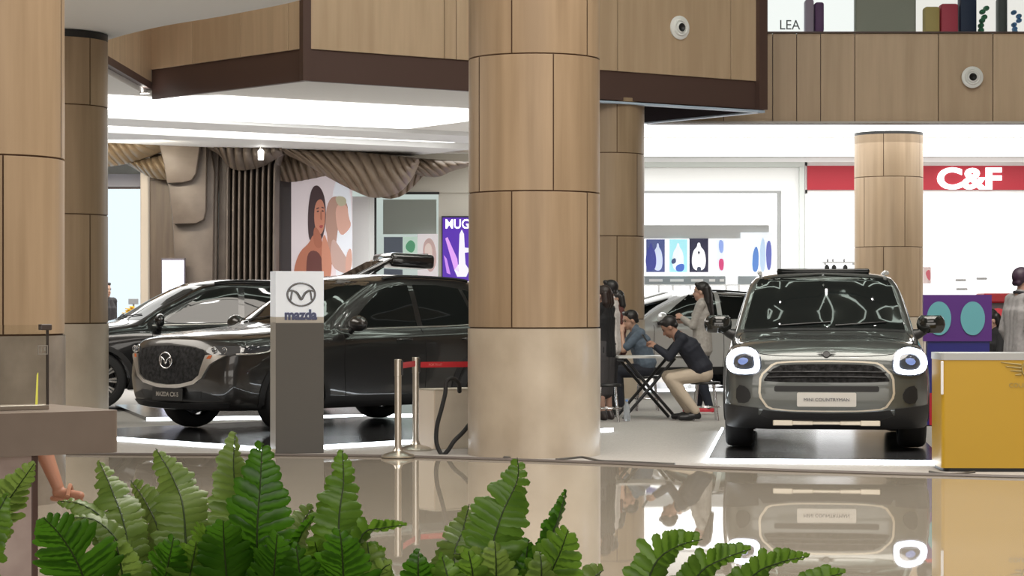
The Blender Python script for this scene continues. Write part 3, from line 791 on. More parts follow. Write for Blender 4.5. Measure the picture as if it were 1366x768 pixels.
    # skid plate: a bar with thicker ends
skid = BM()
def skid_pt(y, z): return mc.hit('front', y, z)[0]
for y0, y1, h0 in ((-.47, -.30, .050), (-.30, -.12, .038), (-.12, .12, .030), (.12, .30, .038), (.30, .47, .050)):
    box(skid, ((skid_pt(y0, .255).x + skid_pt(y1, .255).x) / 2 - .03, (y0 + y1) / 2, .258), (.03, y1 - y0 + .006, h0), math.atan2(skid_pt(y1, .255).x - skid_pt(y0, .255).x, y1 - y0) * -1, .006, seg=1)
obj('skid_bar', skid, m_gold, r)
p, n = mc.hit('front', 0, .47); b = BM(); prism(b, rounded(.52, .125, .012), 0, .012); bmesh.ops.transform(b, matrix=nose(p + Vector((-.03, 0, 0))), verts=b.verts[:])
pl = obj('number_plate', b, mat('plate_white', (.62, .60, .56), .4), r)
text('lettering', 'MINI COUNTRYMAN', .040, mat('plate_ink', (.10, .10, .12), .5), nose(p + Vector((-.044, 0, 0))), pl, bold=0, width=.40)
b = BM(); prism(b, rounded(.505, .112, .01), 0, .002); bmesh.ops.transform(b, matrix=nose(p + Vector((-.0425, 0, 0))), verts=b.verts[:])
# winged badge on the bonnet edge
p, n = mc.hit('front', 0, .872); b = BM()
tube(b, [(.028 * math.cos(t), .028 * math.sin(t), 0) for t in np.linspace(0, 2 * PI, 25)[:-1]], .005, 6, closed=True)
for sx in (-1, 1):
    for k in range(3): tube(b, [(sx * .033, .012 - .012 * k, 0), (sx * (.085 - .012 * k), .016 - .014 * k, 0)], [.0045, .002], 6)
prism(b, [(.026 * math.cos(t), .026 * math.sin(t)) for t in np.linspace(0, 2 * PI, 21)[:-1]], -.004, .002)
bmesh.ops.transform(b, matrix=nose(p + Vector((-.012, 0, 0)), -.5), verts=b.verts[:]); obj('emblem', b, m_black, r, smooth=60)
# glass and roof
P('windshield', 'front', [(-.755, 1.075), (-.70, 1.30), (-.645, 1.50), (-.605, 1.565), (0, 1.60), (.605, 1.565), (.645, 1.50), (.70, 1.30), (.755, 1.075), (.4, 1.09), (0, 1.095), (-.4, 1.09)], m_glass, .003, cell=.07)
for ax, sg in (('left', -1), ('right', 1)):
    P('side_window', ax, [(1.45, 1.07), (1.95, 1.52), (2.42, 1.55), (2.42, 1.09)], m_glass, .003)
    P('side_window', ax, [(2.50, 1.09), (2.50, 1.55), (3.40, 1.51), (3.60, 1.13)], m_glass, .003)
    P('sill_cladding', ax, [(1.25, .22), (1.28, .33), (3.05, .33), (3.08, .22)], m_clad, .012)
    for axl in (.84, 3.5):
        pts = [(axl + .48 * math.cos(t), .35 + .47 * math.sin(t)) for t in np.linspace(R(-10), R(190), 22)]
        pts2 = [(axl + .40 * math.cos(t), .35 + .40 * math.sin(t)) for t in np.linspace(R(190), R(-10), 22)]
        P('wheel_arch_trim', ax, pts + pts2, m_clad, .014, cell=.06)
    b = BM(); ball(b, (1.50, sg * 1.005, 1.125), (.08, .135, .12), 3)
    for v in b.verts:
        if v.co.x > 1.53: v.co.x = 1.53
        v.co.z = 1.125 + max(-.082, min(.086, v.co.z - 1.125))
    mr = obj('mirror', b, mat('gloss_black', (.012, .013, .012), .12, coat=1), r, smooth=50)
    b = BM(); tube(b, [(1.50, sg * .84, 1.02), (1.50, sg * .90, 1.04), (1.50, sg * .95, 1.08)], [.06, .045, .045], 8); obj('mirror_arm', b, m_black, mr, smooth=60)
    b = BM(); box(b, (1.533, sg * 1.005, 1.125), (.006, .18, .11), bevel=.002); obj('mirror_glass', b, m_glass, mr)
    mc.line('roof_rail', 'top', [(2.0, sg * .60), (2.1, sg * .61), (2.6, sg * .61), (3.3, sg * .60), (3.6, sg * .585)], .020, mat('rail_silver', (.35, .36, .35), .25, .8), off=.035)
for sy in (-1, 1): mc.line('bonnet_seam', 'top', [(.36, sy * .77), (.6, sy * .79), (1.0, sy * .80), (1.24, sy * .77)], .005, m_seam)
mc.line('bonnet_seam', 'front', [(-.72, .90), (-.46, .858), (0, .853), (.46, .858), (.72, .90)], .004, m_seam)
for y0 in (-.10, .42):
    b = BM(); Q = [mc.hit('front', y0 - k * .12, 1.11 + .008 * k)[0] + Vector((-.014, 0, .008)) for k in range(5)]
    tube(b, Q, .008, 6); obj('wiper', b, m_black, r)
b = BM(); box(b, (2.30, 0, 1.638), (.62, .90, .05), bevel=.02); box(b, (2.3, 0, 1.625), (.5, .7, .04)); obj('sunroof_panel', b, m_glass, r, smooth=40)
b = BM(); box(b, (1.62, 0, 1.46), (.09, .20, .06), bevel=.02); 
P('cowl_panel', 'front', [(-.75, 1.05), (-.4, 1.065), (0, 1.07), (.4, 1.065), (.75, 1.05), (.755, 1.072), (.4, 1.088), (0, 1.093), (-.4, 1.088), (-.755, 1.072)], m_clad, .005, cell=.07)

# ---- display platforms with light strips along their edges --------------------------------
m_deck = mat('dark_deck', (.030, .030, .032), .18, spec=.5)
def dais(c0, heading, L, W, label, lit=('front', 'side'), th=.042):
    """c0: front corner; L along the car axis, W along its width direction (left of travel is +)"""
    t = thing('display_platform', (c0[0], c0[1], 0.006), label, 'platform', None, R(heading))
    b = BM(); box(b, (L / 2, W / 2, th / 2 - .003), (L - .03, W - .03, th - .006)); obj('deck', b, m_deck, t)
    for name in lit:
        b = BM()
        if name == 'front': box(b, (-.004, W / 2, th * .5), (.02, W, th * .85))
        if name == 'side': box(b, (L / 2, -.004 if W > 0 else .004, th * .5), (L, .02, th * .85))
        if name == 'far': box(b, (L / 2, W + .004 , th * .5), (L, .02, th * .85))
        o = obj('light_strip', b, m_led, t); o['label'] = 'glowing cool white edge strip'
dais((-2.16, 20.6), 46, 4.65, 3.85, 'low dark platform with glowing edges under the dark grey SUV')
dais((-4.25, 26.15), 16, 4.6, 3.6, 'low dark platform with glowing edge under the black SUV', ('side',))
dais((3.66, 18.92), 83, 4.9, 2.02, 'low dark platform with glowing front edge under the grey green compact car', ('front', 'far'))
dais((-.55, 33.95), 20, 5.6, 3.0, 'low dark platform with glowing edge under the pale silver car', ('side',))

# ------------------------------------------------------------------ shops at the back
YF = 46.0
m_shopw = mat('shop_white_wall', (.85, .86, .86), .5)
m_glowroom = emis('glowing_shop_back', (1, 1, 1), 2.0)  # wall given its own glow in place of lighting inside the shop
m_frame = mat('pale_frame', (.60, .64, .62), .4)
m_red = mat('red_fascia', (.36, .004, .018), .45, emit=(.75, .01, .05), estr=.06)
m_letter = emis('lit_lettering', (1, .98, 1), 2.2)
def rect(bm, u0, v0, u1, v1, Y, th=.06, mi=0, bevel=0.0):
    a, b = px(u0, v0, Y), px(u1, v1, Y)
    box(bm, ((a.x + b.x) / 2, Y + th / 2, (a.z + b.z) / 2), (abs(b.x - a.x), th, abs(a.z - b.z)), 0, bevel, mi, seg=1)
def zpx(v, Y): return CAMZ + (YH - v) / FPX * Y
# rear building shell
bm = BM(); box(bm, (0, 52.2, 4.0), (44, .3, 8.2)); struct('wall_back', bm, m_shopw)
bm = BM(); box(bm, (-9.5, 47.5, 2.2), (.2, 9, 4.4)); struct('wall_left', bm, m_shopw)

# --- clothing shop right of the middle: portal frame, glass, interior with a self-glowing back wall
t = thing('shop_front', px(960, 495, YF), 'white shop front with pale portal frame and glass, behind the silver car', 'shop front'); t['kind'] = 'structure'
def part(name, bm, m, t, smooth=None): o = obj(name, bm, m, None, smooth=smooth); rel(o, t); return o
bm = BM(); rect(bm, 740, 216, 1073, 222.5, YF - .1, .25); rect(bm, 1066.5, 222, 1073, 500, YF - .1, .25); part('portal_frame', bm, m_frame, t)
bm = BM(); rect(bm, 740, 222.5, 1066.5, 255, YF, .2); rect(bm, 1042, 255, 1066.5, 500, YF, .2); part('white_surround', bm, m_shopw, t)
m_dframe = mat('shop_window_frame', (.30, .31, .31), .4)
bm = BM(); rect(bm, 740, 254.5, 1042, 257.5, YF - .04, .1); rect(bm, 1037, 257.5, 1041, 500, YF - .04, .1); part('window_frame', bm, m_dframe, t)
m_pane = mat('shop_pane', (1, 1, 1), .0, trans=1.0, ior=1.02, spec=.3)
bm = BM(); rect(bm, 740, 257.5, 1037, 500, YF + .02, .012); part('glass_pane', bm, m_pane, t)
YB = 50.0
t = thing('display_wall', px(960, 480, YB), 'bright white display wall with grey ledge and open shelves inside the clothing shop', 'display wall')
bm = BM(); rect(bm, 700, 225, 1100, 480, YB + .3, .1); part('back_panel', bm, m_glowroom, t)
m_soff = mat('shop_soffit', (.62, .64, .64), .6)
bm = BM(); rect(bm, 740, 300, 1026, 318, YB - .15, .4); part('grey_soffit', bm, m_soff, t)
bm = BM(); rect(bm, 860, 368, 968, 379, YB, .25); rect(bm, 985, 368, 1036, 379, YB, .25); part('label_ledge', bm, mat('grey_ledge', (.30, .33, .34), .5), t)
for (u0, u1) in ((866, 884), (894, 912), (922, 938), (946, 954), (960, 966)):
    bm = BM(); rect(bm, u0, 372, u1, 375.5, YB - .02, .02); part('ledge_label', bm, m_white, t)
bm = BM()
for v in (379, 402, 420, 440): rect(bm, 860, v, 1036, v + 1.8, YB - .05, .3)
for u in (878, 897, 920, 944, 968, 985, 1008): rect(bm, u, 379, u + 2, 470, YB - .04, .3)
part('shelf_grid', bm, m_shopw, t)
for u, v, w_, c, lab in ((880, 392, 16, (.03, .035, .045), 'black boxed item on the left upper shelf of the clothing shop'), (909, 391, 13, (.03, .05, .22), 'navy boxed item on the upper shelf next to the black one'), (879, 412, 19, (.06, .07, .40), 'blue folded garments on the lower shop shelf behind the silver car')):
    bm = BM(); a = px(u, v + 4, YB - .1); k = w_ / FPX * YB
    for q in range(3): box(bm, (a.x + k * (q - 1) / 3, a.y, a.z), (k / 3 - .012, .16, .13), bevel=.015)
    tag(obj('folded_garments', bm, mat('garment', c, .7)), lab, 'garments')

def figure_poster(name, u0, v0, u1, v1, Y, bgc, label, cat, draw, frame=None, glow=.0):
    t = thing(name, px((u0 + u1) / 2, v1, Y), label, cat)
    def pm(nm, c): return mat(nm, c, .5, emit=c, estr=glow) if glow else mat(nm, c, .5)
    bm = BM(); rect(bm, u0, v0, u1, v1, Y, .03); part('backing', bm, pm('poster_ground', bgc), t)
    for k, (nm, c, poly) in enumerate(draw):
        bm = BM(); pts = chaikin(poly, 2)
        W_ = [px(u0 + a * (u1 - u0), v0 + b * (v1 - v0), Y) for a, b in pts]
        d = .003 + .0022 * k
        prism(bm, [(p.x, p.z) for p in W_], 0, d, M=Matrix.Translation((0, Y, 0)) @ FRONT)
        part(nm, bm, pm('print_' + nm, c), t)
    return t
fig = lambda cx, s: [(cx - .06 * s, .12), (cx + .06 * s, .12), (cx + .08 * s, .25), (cx + .26 * s, .36), (cx + .34 * s, .70), (cx + .22 * s, .95), (cx - .22 * s, .95), (cx - .34 * s, .70), (cx - .26 * s, .36), (cx - .08 * s, .25)]
YP = YB - .2
figure_poster('wall_poster', 862, 319, 887, 363, YP, (.06, .08, .22), 'navy blue clothing poster, leftmost on the shop wall beside the column', 'poster',
    [('figure', (.55, .62, .80), fig(.62, .8)), ('jacket', (.04, .05, .25), fig(.25, .9))], glow=.6)
figure_poster('wall_poster', 893, 319, 917, 363, YP, (.35, .72, .80), 'pale teal clothing poster between the navy and black posters', 'poster',
    [('figure', (.75, .80, .85), fig(.48, 1.0)), ('sleeves', (.05, .08, .18), [(.1, .62), (.35, .55), (.38, .72), (.12, .76)]), ('trousers', (.06, .14, .50), [(.35, .78), (.85, .72), (.8, .98), (.35, .98)])], glow=.6)
figure_poster('wall_poster', 919.5, 318, 945, 363, YP, (.02, .02, .05), 'black poster with a figure in a white top on the shop wall', 'poster',
    [('white_top', (.85, .87, .90), fig(.5, 1.15)), ('collar', (.03, .03, .05), [(.42, .38), (.58, .38), (.5, .50)]), ('shorts', (.05, .06, .10), [(.4, .84), (.62, .84), (.62, .98), (.4, .98)])], glow=.6)
figure_poster('wall_poster', 955, 319, 967, 362, YP, (.72, .78, .86), 'narrow pale poster with blue and red garments at the right of the black one', 'poster',
    [('blue_garment', (.25, .35, .70), [(.3, .0), (.9, .05), (.8, .45), (.35, .4)]), ('red_garment', (.55, .06, .18), [(.3, .6), (.9, .6), (.85, .98), (.35, .95)])], glow=.6)
figure_poster('wall_poster', 988, 310, 1030, 364, YP, (.78, .83, .88), 'wide pale poster of blue garments near the right edge of the clothing shop', 'poster',
    [('blue_jacket', (.10, .22, .55), [(.38, .5), (.5, .3), (.58, .5), (.56, .97), (.36, .97)]), ('light_jacket', (.45, .58, .75), [(.60, .35), (.72, .05), (.8, .4), (.78, .97), (.62, .97)]), ('dark_jacket', (.12, .14, .42), [(.80, .3), (.92, .15), (1.0, .45), (.95, .95), (.82, .9)])], glow=.6)

# --- red-signed shop
t = thing('shop_front', px(1220, 495, YF), 'dazzling white shop front under a long red sign, right side', 'shop front'); t['kind'] = 'structure'
bm = BM(); rect(bm, 1074, 216, 1560, 221, YF, .2); rect(bm, 1074, 253, 1560, 258, YF, .15); rect(bm, 1073.5, 216, 1077, 500, YF, .2); part('white_surround', bm, m_shopw, t)
bm = BM(); rect(bm, 1070, 258, 1560, 500, YF + 4.0, .1); part('back_panel', bm, emis('glowing_white_shop_back', (1, 1, 1), 1.8), t)  # the overexposed interior is a back wall that glows by itself
t = thing('shop_sign', px(1280, 253, YF), 'long red shop sign band with glowing white lettering, right of the oak column', 'sign')
bm = BM(); rect(bm, 1077, 221, 1560, 253, YF - .06, .12); part('red_band', bm, m_red, t)
a = px(1293, 238, YF - .07)
o = text('lettering', 'C&F', .58, m_letter, facing(a), None, depth=.06, bold=.024, width=86 / FPX * YF); rel(o, t)
# shelves with small goods inside
def shelf(u0, u1, v, items, label, Y=YF + 3.4):
    t = thing('shop_shelf', px((u0 + u1) / 2, v, Y), label, 'shelf')
    bm = BM(); rect(bm, u0, v, u1, v + 1.6, Y, .3); part('shelf_board', bm, m_soff, t)
    for u in (u0 + 3, u1 - 3):
        bm = BM(); rect(bm, u - 1, v + 1.6, u + 1, v + 4.5, Y + .1, .16); part('bracket', bm, m_shopw, t)
def goods(name, u, v, w_, h_, c, label, cat, group=None, Y=YF + 3.5, shape='bag'):
    bm = BM(); p = px(u, v, Y); k = 1 / FPX * Y
    if shape == 'bag':
        prism(bm, chaikin([(-w_ / 2 * k, 0), (w_ / 2 * k, 0), (w_ * .42 * k, h_ * k), (-w_ * .42 * k, h_ * k)], 2), -.06, .06, M=facing(p))
        tube(bm, spline([p + Vector((-w_ * .25 * k, 0, h_ * k * .9)), p + Vector((0, 0, h_ * 1.15 * k)), p + Vector((w_ * .25 * k, 0, h_ * k * .9))], 6), .012, 6)
    else:
        lathe(bm, [(0, 0), (w_ / 2 * k, 0), (w_ / 2 * k * .9, h_ * .6 * k), (w_ * .2 * k, h_ * .75 * k), (w_ * .2 * k, h_ * k), (0, h_ * k)], 14, c=p)
    tag(obj(name, bm, mat('goods', c, .6), smooth=40), label, cat, group)
shelf(1098, 1142, 359, None, 'thin white shelf with dark handbags, left of the column under the red sign')
for u, lab in ((1103, 'leftmost'), (1112.5, 'middle'), (1127.5, 'rightmost')):
    goods('handbag', u, 359, 6, 5, (.03, .03, .03), 'small dark handbag, %s of three on the shelf left of the column' % lab, 'handbag', 'dark handbags on the white shelf')
shelf(1098, 1142, 349, None, 'thin upper white shelf above the dark handbags')
for u, lab in ((1104, 'left'), (1111, 'middle'), (1126, 'right')):
    goods('bottle', u, 349, 2.4, 5, (.28, .28, .28), 'small grey bottle, %s one on the upper white shelf' % lab, 'bottle', 'bottles on the upper shelf', shape='bottle')
figure_poster('wall_poster', 1232, 356, 1242, 378, YF + 3.6, (.85, .70, .70), 'small pink and red poster right of the column, above the purple board', 'poster', [('red_shape', (.7, .15, .2), [(.2, .3), (.9, .1), (.9, .9), (.5, .7)])])
for u0, u1, v, lab in ((1275, 1289, 372, 'lower left'), (1303, 1317, 370, 'lower right'), (1276, 1291, 384, 'lowest')):
    bm = BM(); rect(bm, u0, v, u1, v + 3, YF + 3.5, .08, bevel=.01); tag(obj('shelf_label', bm, mat('pale_label', (.42, .42, .42), .6)), 'faint grey shelf label, %s of three in the dazzling shop' % lab, 'label', 'shelf labels in the dazzling shop')

# --- cosmetics shop, left of the big column
YC = 45.0
t = thing('shop_front', px(550, 495, YC), 'cosmetics shop front with dark framed greenish glass, left of the big column', 'shop front'); t['kind'] = 'structure'
m_cream = mat('cream_fascia', (.56, .53, .46), .35)
m_green = emis('greenish_glow_wall', (.80, .92, .86), .62)  # interior brightness put into the wall as emission
bm = BM(); rect(bm, 480, 190, 760, 257, YC - .1, .3); part('cream_fascia', bm, m_cream, t)
bm = BM(); rect(bm, 585, 257, 760, 500, YC - .05, .25); part('cream_pier', bm, m_cream, t)
bm = BM(); rect(bm, 499, 256, 586, 259, YC - .12, .1); rect(bm, 499, 259, 502, 500, YC - .12, .1); part('window_frame', bm, m_black, t)
bm = BM(); rect(bm, 502, 259, 585, 500, YC, .012); part('glass_pane', bm, m_pane, t)
bm = BM(); rect(bm, 470, 240, 640, 500, YC + 4, .1); part('back_panel', bm, m_green, t)
bm = BM(); rect(bm, 511, 266, 582, 312, YC + 3, .15); part('inner_fascia', bm, mat('grey_green_board', (.50, .54, .50), .5), t)
bm = BM(); rect(bm, 468, 262, 492, 500, YC - .3, .25); rect(bm, 492, 262, 499, 500, YC - .2, .2); part('pale_side_panel', bm, m_shopw, t)
figure_poster('wall_poster', 512, 316, 537, 370, YC + 2.9, (.12, .14, .18), 'dark grey display panel inside the cosmetics shop, above the raised tailgate', 'poster', [('blue_band', (.25, .35, .55), [(.0, .45), (.5, .35), (1, .45), (1, .7), (0, .7)])], glow=.3)
figure_poster('wall_poster', 538, 316, 557, 340, YC + 2.9, (.55, .72, .62), 'green leafy poster inside the cosmetics shop window', 'poster', [('leaves', (.10, .32, .18), [(.1, .5), (.5, .1), (.9, .4), (.7, .9), (.3, .8)])], glow=.5)
figure_poster('wall_poster', 557, 312, 584, 372, YC + 2.9, (.80, .74, .76), 'pale portrait poster at the right of the cosmetics shop window', 'poster', [('hair', (.55, .40, .38), [(.25, .2), (.6, .05), (.9, .25), (.95, .7), (.6, .9), (.3, .6)]), ('face', (.78, .62, .58), [(.35, .25), (.6, .18), (.75, .35), (.7, .6), (.5, .7), (.35, .5)])], glow=.5)
# lit violet screen
t = thing('advert_screen', px(612, 500, YC - .2), 'lit violet advert screen with white lettering beside the big column', 'screen')
bm = BM(); rect(bm, 589, 288, 668, 440, YC - .2, .12); part('frame', bm, m_black, t)
bm = BM(); rect(bm, 590.5, 290, 666, 438, YC - .22, .02); part('display', bm, emis('violet_display', (.075, .0, .42), .95), t)
o = text('lettering', 'MUG', .26, m_letter, facing(px(610, 298.5, YC - .225)), None, depth=.01, bold=.003, width=31 / FPX * YC); rel(o, t)
for poly, c in (([(594, 318), (597, 316), (610, 345), (612, 362), (606, 360)], (.75, .35, .9)), ([(592, 340), (596, 345), (601, 366), (596, 364)], (.6, .25, .85)), ([(612, 340), (613, 312), (616, 306), (619, 312), (620, 330), (628, 331), (628, 336), (620, 337), (621, 352), (626, 360), (622, 369), (610, 369), (606, 360), (612, 352)], (.92, .88, 1))):
    bm = BM(); pts = [px(a, b, YC - .22) for a, b in poly]; prism(bm, [(p.x, p.z) for p in pts], .0, .004, M=Matrix.Translation((0, YC - .222, 0)) @ FRONT)
    part('printed_motif', bm, emis('motif', c, 1.0), t)

# --- big portrait poster
YQ = 44.0
m_dark = mat('dark_taupe_wall', (.10, .085, .09), .4)
t = thing('shop_pier', px(380, 500, YQ), 'dark taupe wall pier left of the portrait poster', 'wall pier'); t['kind'] = 'structure'
bm = BM(); rect(bm, 352, 232, 389, 500, YQ + .05, .4); part('panel', bm, m_dark, t)
skin1, skin2 = (.50, .20, .13), (.62, .36, .29)
figure_poster('portrait_poster', 388.5, 225, 470, 440, YQ, (.74, .66, .69), 'tall pinkish poster with two bare shouldered women, behind the logo totem', 'poster',
    [('pale_side', (.80, .84, .92), [(.66, .08), (.99, .0), (1.0, .99), (.78, .9), (.70, .45)]),
     ('rear_hair', (.42, .25, .20), [(.58, .22), (.70, .16), (.92, .20), (.94, .30), (.78, .32), (.74, .46), (.66, .62), (.58, .60), (.60, .42), (.55, .36)]),
     ('rear_face', skin2, [(.72, .22), (.92, .22), (.94, .30), (.99, .35), (.92, .39), (.82, .42), (.74, .36)]),
     ('headband', (.45, .42, .30), [(.70, .17), (.88, .17), (.92, .22), (.78, .24)]),
     ('rear_shoulder', (.52, .36, .32), [(.68, .42), (.82, .50), (.95, .58), (1.0, .66), (.78, .64), (.66, .60), (.64, .50)]),
     ('rear_hand', skin2, [(.90, .52), (.99, .48), (1.0, .62), (.88, .66)]),
     ('front_hair', (.05, .025, .03), [(.28, .22), (.34, .11), (.46, .10), (.56, .18), (.57, .33), (.50, .46), (.38, .40), (.30, .46), (.27, .36)]),
     ('front_shoulder', (.42, .15, .09), [(.02, .66), (.12, .52), (.30, .46), (.36, .40), (.50, .44), (.58, .52), (.62, .60), (.58, .98), (.04, .98)]),
     ('front_face', skin1, [(.39, .21), (.50, .18), (.56, .25), (.55, .35), (.50, .41), (.42, .40), (.37, .32)]),
     ('front_neck', (.36, .12, .07), [(.37, .34), (.50, .41), (.50, .50), (.36, .48)]),
     ('front_top', (.12, .035, .03), [(.28, .50), (.50, .52), (.54, .70), (.48, .98), (.26, .98), (.24, .62)]),
     ('front_brow', (.10, .035, .03), [(.41, .245), (.46, .238), (.46, .246), (.41, .253)]), ('front_brow', (.10, .035, .03), [(.495, .235), (.54, .240), (.54, .248), (.495, .243)]),
     ('front_eye', (.07, .03, .03), [(.42, .262), (.455, .258), (.455, .268), (.42, .271)]), ('front_eye', (.07, .03, .03), [(.50, .256), (.535, .259), (.535, .268), (.50, .266)]),
     ('front_nose', (.36, .13, .08), [(.478, .262), (.50, .262), (.515, .318), (.475, .32)]), ('front_lips', (.34, .06, .06), [(.455, .352), (.53, .348), (.51, .368), (.475, .37)]),
     ('front_hand', (.54, .23, .15), [(.50, .46), (.54, .40), (.58, .44), (.66, .54), (.66, .66), (.56, .76), (.50, .64)])], glow=.35)

# --- far left: white lit wall, brown posts, small lightbox
t = thing('lit_wall_panel', px(165, 480, 44.2), 'tall glowing pale blue white wall panel at the far left beside the column', 'light panel')
bm = BM(); rect(bm, 40, 250, 189, 480, 44.2, .12); part('frame', bm, m_brown, t)
bm = BM(); rect(bm, 42, 252, 187, 478, 44.17, .03); part('display', bm, emis('pale_blue_display', (.80, .93, 1), 1.05), t)
m_post = noisy(mat('brown_laminate', (.17, .12, .085), .45), (.13, .09, .065), (.20, .145, .10), (12, 12, .8), 4)
for u0, u1, lab, m in ((187, 198, 'slim pale wood post at the right edge of the glowing wall panel', mat('glowing_post', (.55, .45, .35), .4, emit=(1, .9, .75), estr=.25)), (199.5, 240, 'broad dark brown post left of the sculpted tree trunk', m_post)):  # the slim post also emits a warm glow, though it is no lamp
    t = thing('shop_post', px((u0 + u1) / 2, 480, 43.4), lab, 'post')
    bm = BM(); rect(bm, u0, 205, u1, 495, 43.4, .35, bevel=.02); part('shaft', bm, m, t)
    bm = BM(); rect(bm, u0, 486, u1, 500, 43.35, .4, bevel=.01); part('foot', bm, m_brown, t)
t = thing('lightbox', px(228, 480, 41.4), 'small upright white lightbox with bluish glow beside the sculpted trunk', 'lightbox')
bm = BM(); rect(bm, 215, 344, 246, 480, 41.4, .2); part('case', bm, m_dark, t)
bm = BM(); rect(bm, 216.5, 347, 245, 478, 41.37, .03); part('display', bm, emis('cold_display', (.78, .80, 1), 2.4), t)
bm = BM(); rect(bm, 120, 232, 200, 249, 44.6, .3); struct('trim_2', bm, mat('lavender_header', (.62, .62, .72), .5))

# ------------------------------------------------------------------ sculpted slatted trunk and pleated canopy
m_slat = noisy(mat('brown_slats', (.13, .10, .08), .5), (.085, .065, .052), (.125, .098, .078), (3, 3, 3), 4)
m_pleat = noisy(mat('pleated_veneer', (.30, .225, .15), .38), (.27, .20, .13), (.36, .275, .185), (2, 2, 2), 4)
YT = 42.0
t = thing('sculpted_trunk', px(295, 500, YT), 'brown tree like pillar of smooth folded sheets and upright slats, above the black SUV', 'sculpture')
def sheet(name, poly, Y, th, m=m_slat):
    bm = BM(); pts = [px(a, b, YT) for a, b in poly]
    prism(bm, [(p.x, p.z) for p in pts], 0, th, M=Matrix.Translation((0, Y, 0)) @ FRONT)
    es = [e for e in bm.edges if len(e.link_faces) == 2 and e.calc_face_angle(0) > R(60)]
    bmesh.ops.bevel(bm, geom=es, offset=.025, segments=2, affect='EDGES', profile=.5)
    part(name, bm, m, t, smooth=40)
sheet('folded_sheet', [(223, 192), (262, 192), (282, 192), (288, 230), (287, 300), (284, 500), (244, 500), (238, 380), (232, 290), (228, 235)], YT + .0, .25)
sheet('folded_sheet', [(221, 192), (280, 192), (279, 282), (276, 294), (266, 299), (236, 300), (231, 262)], YT - .25, .22)
sheet('folded_sheet', [(218.5, 192), (226, 192), (274, 192), (268, 234), (262, 243), (250, 246), (230, 247), (226, 222)], YT - .47, .2)
sheet('folded_sheet', [(276, 192), (293, 192), (290, 260), (288, 500), (280, 500), (284, 300), (283, 230)], YT + .2, .25)
sheet('folded_sheet', [(290, 192), (309, 193), (306, 225), (305, 500), (288, 500), (291, 260)], YT + .35, .25)
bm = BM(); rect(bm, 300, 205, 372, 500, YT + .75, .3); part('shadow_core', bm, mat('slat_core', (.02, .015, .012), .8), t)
for k in range(9):
    u = 304 + k * 7.8
    bm = BM(); pts = []
    P_ = spline([(u + 9, 193, 0), (u + 6, 205, 0), (u + 1.5, 216, 0), (u - .4, 232, 0), (u - 1.4, 330, 0), (u - 2, 500, 0)], 6)
    rows_ = []
    for p in P_:
        c = px(p.x, p.y, YT); hw = .022
        rows_.append([bm.verts.new((c.x + dx, YT + dy - (0 if p.y > 216 else (216 - p.y) * .012), c.z)) for dx, dy in ((-hw, .02), (-hw * .6, 0), (hw * .6, 0), (hw, .02), (hw, .75), (-hw, .75))])
    for a, b in zip(rows_[:-1], rows_[1:]):
        for j in range(6): bm.faces.new((a[j], a[(j + 1) % 6], b[(j + 1) % 6], b[j]))
    bm.faces.new(rows_[0]); bm.faces.new(rows_[-1][::-1])
    part('slat', bm, m_slat, t, smooth=40)

m_pleat2 = noisy(mat('pleated_veneer_brown', (.2, .15, .1), .4), (.17, .125, .088), (.24, .18, .13), (2, 2, 2), 4)
def canopy(label, top, bot, Y0, Y1, ribs, lean, depth=.5, nu=220, nv=26, m=m_pleat):
    """pleated sheet slung between an upper and a lower edge (pixel curves), bulging forward, ribs running askew"""
    tp = spline([(a, b, 0) for a, b in top], 12); bt = spline([(a, b, 0) for a, b in bot], 12)
    def samp(S, f):
        x = f * (len(S) - 1); i = min(int(x), len(S) - 2); return S[i].lerp(S[i + 1], x - i)
    bm = BM(); fr, bkk = [], []
    for i in range(nu + 1):
        f = i / nu; a, b = samp(tp, f), samp(bt, f); Y = Y0 + (Y1 - Y0) * f; r1 = []
        for j in range(nv + 1):
            g = j / nv; q = a.lerp(b, g)
            ph = (f * ribs + g * lean) % 1.0
            bump = .11 * abs(math.sin(PI * ph)) ** .7
            d = depth * math.sin(PI * min(1, .12 + g * .88)) + bump
            p = px(q.x, q.y, Y); r1.append(bm.verts.new((p.x, Y - d, p.z)))
        fr.append(r1)
        a3 = [bm.verts.new((px(samp(tp, f).x, samp(tp, f).y, Y).x, Y + .5, px(0, samp(tp, f).y, Y).z)), bm.verts.new((px(samp(bt, f).x, 0, Y).x, Y + .3, px(0, samp(bt, f).y, Y).z + .03))]
        bkk.append(a3)
    for i in range(nu):
        for j in range(nv): bm.faces.new((fr[i][j], fr[i + 1][j], fr[i + 1][j + 1], fr[i][j + 1]))
        bm.faces.new((fr[i][0], bkk[i][0], bkk[i + 1][0], fr[i + 1][0])); bm.faces.new((fr[i][nv], fr[i + 1][nv], bkk[i + 1][1], bkk[i][1])); bm.faces.new((bkk[i][0], bkk[i][1], bkk[i + 1][1], bkk[i + 1][0]))
    tag(obj('pleated_canopy', bm, m, smooth=70), label, 'canopy', 'pleated wooden canopy swags')
canopy('pale pleated wooden canopy swag nearest the capped column, upper one', [(100, 178), (180, 184), (245, 188)], [(100, 222), (150, 222), (185, 214), (232, 196), (245, 190)], 42.3, 42.6, 15, -1.6)
canopy('pale pleated wooden canopy swag slung low beside the sculpted trunk', [(165, 214), (200, 212), (232, 205)], [(165, 216), (185, 228), (205, 238), (228, 240), (236, 236)], 42.9, 42.9, 9, -1.0, .4, 120)
canopy('brown pleated canopy swag spreading above the upright slats of the trunk', [(262, 186), (320, 190), (380, 196)], [(262, 192), (290, 205), (312, 226), (345, 224), (378, 206)], 41.75, 41.95, 11, -.9, .35, 160, m=m_slat)
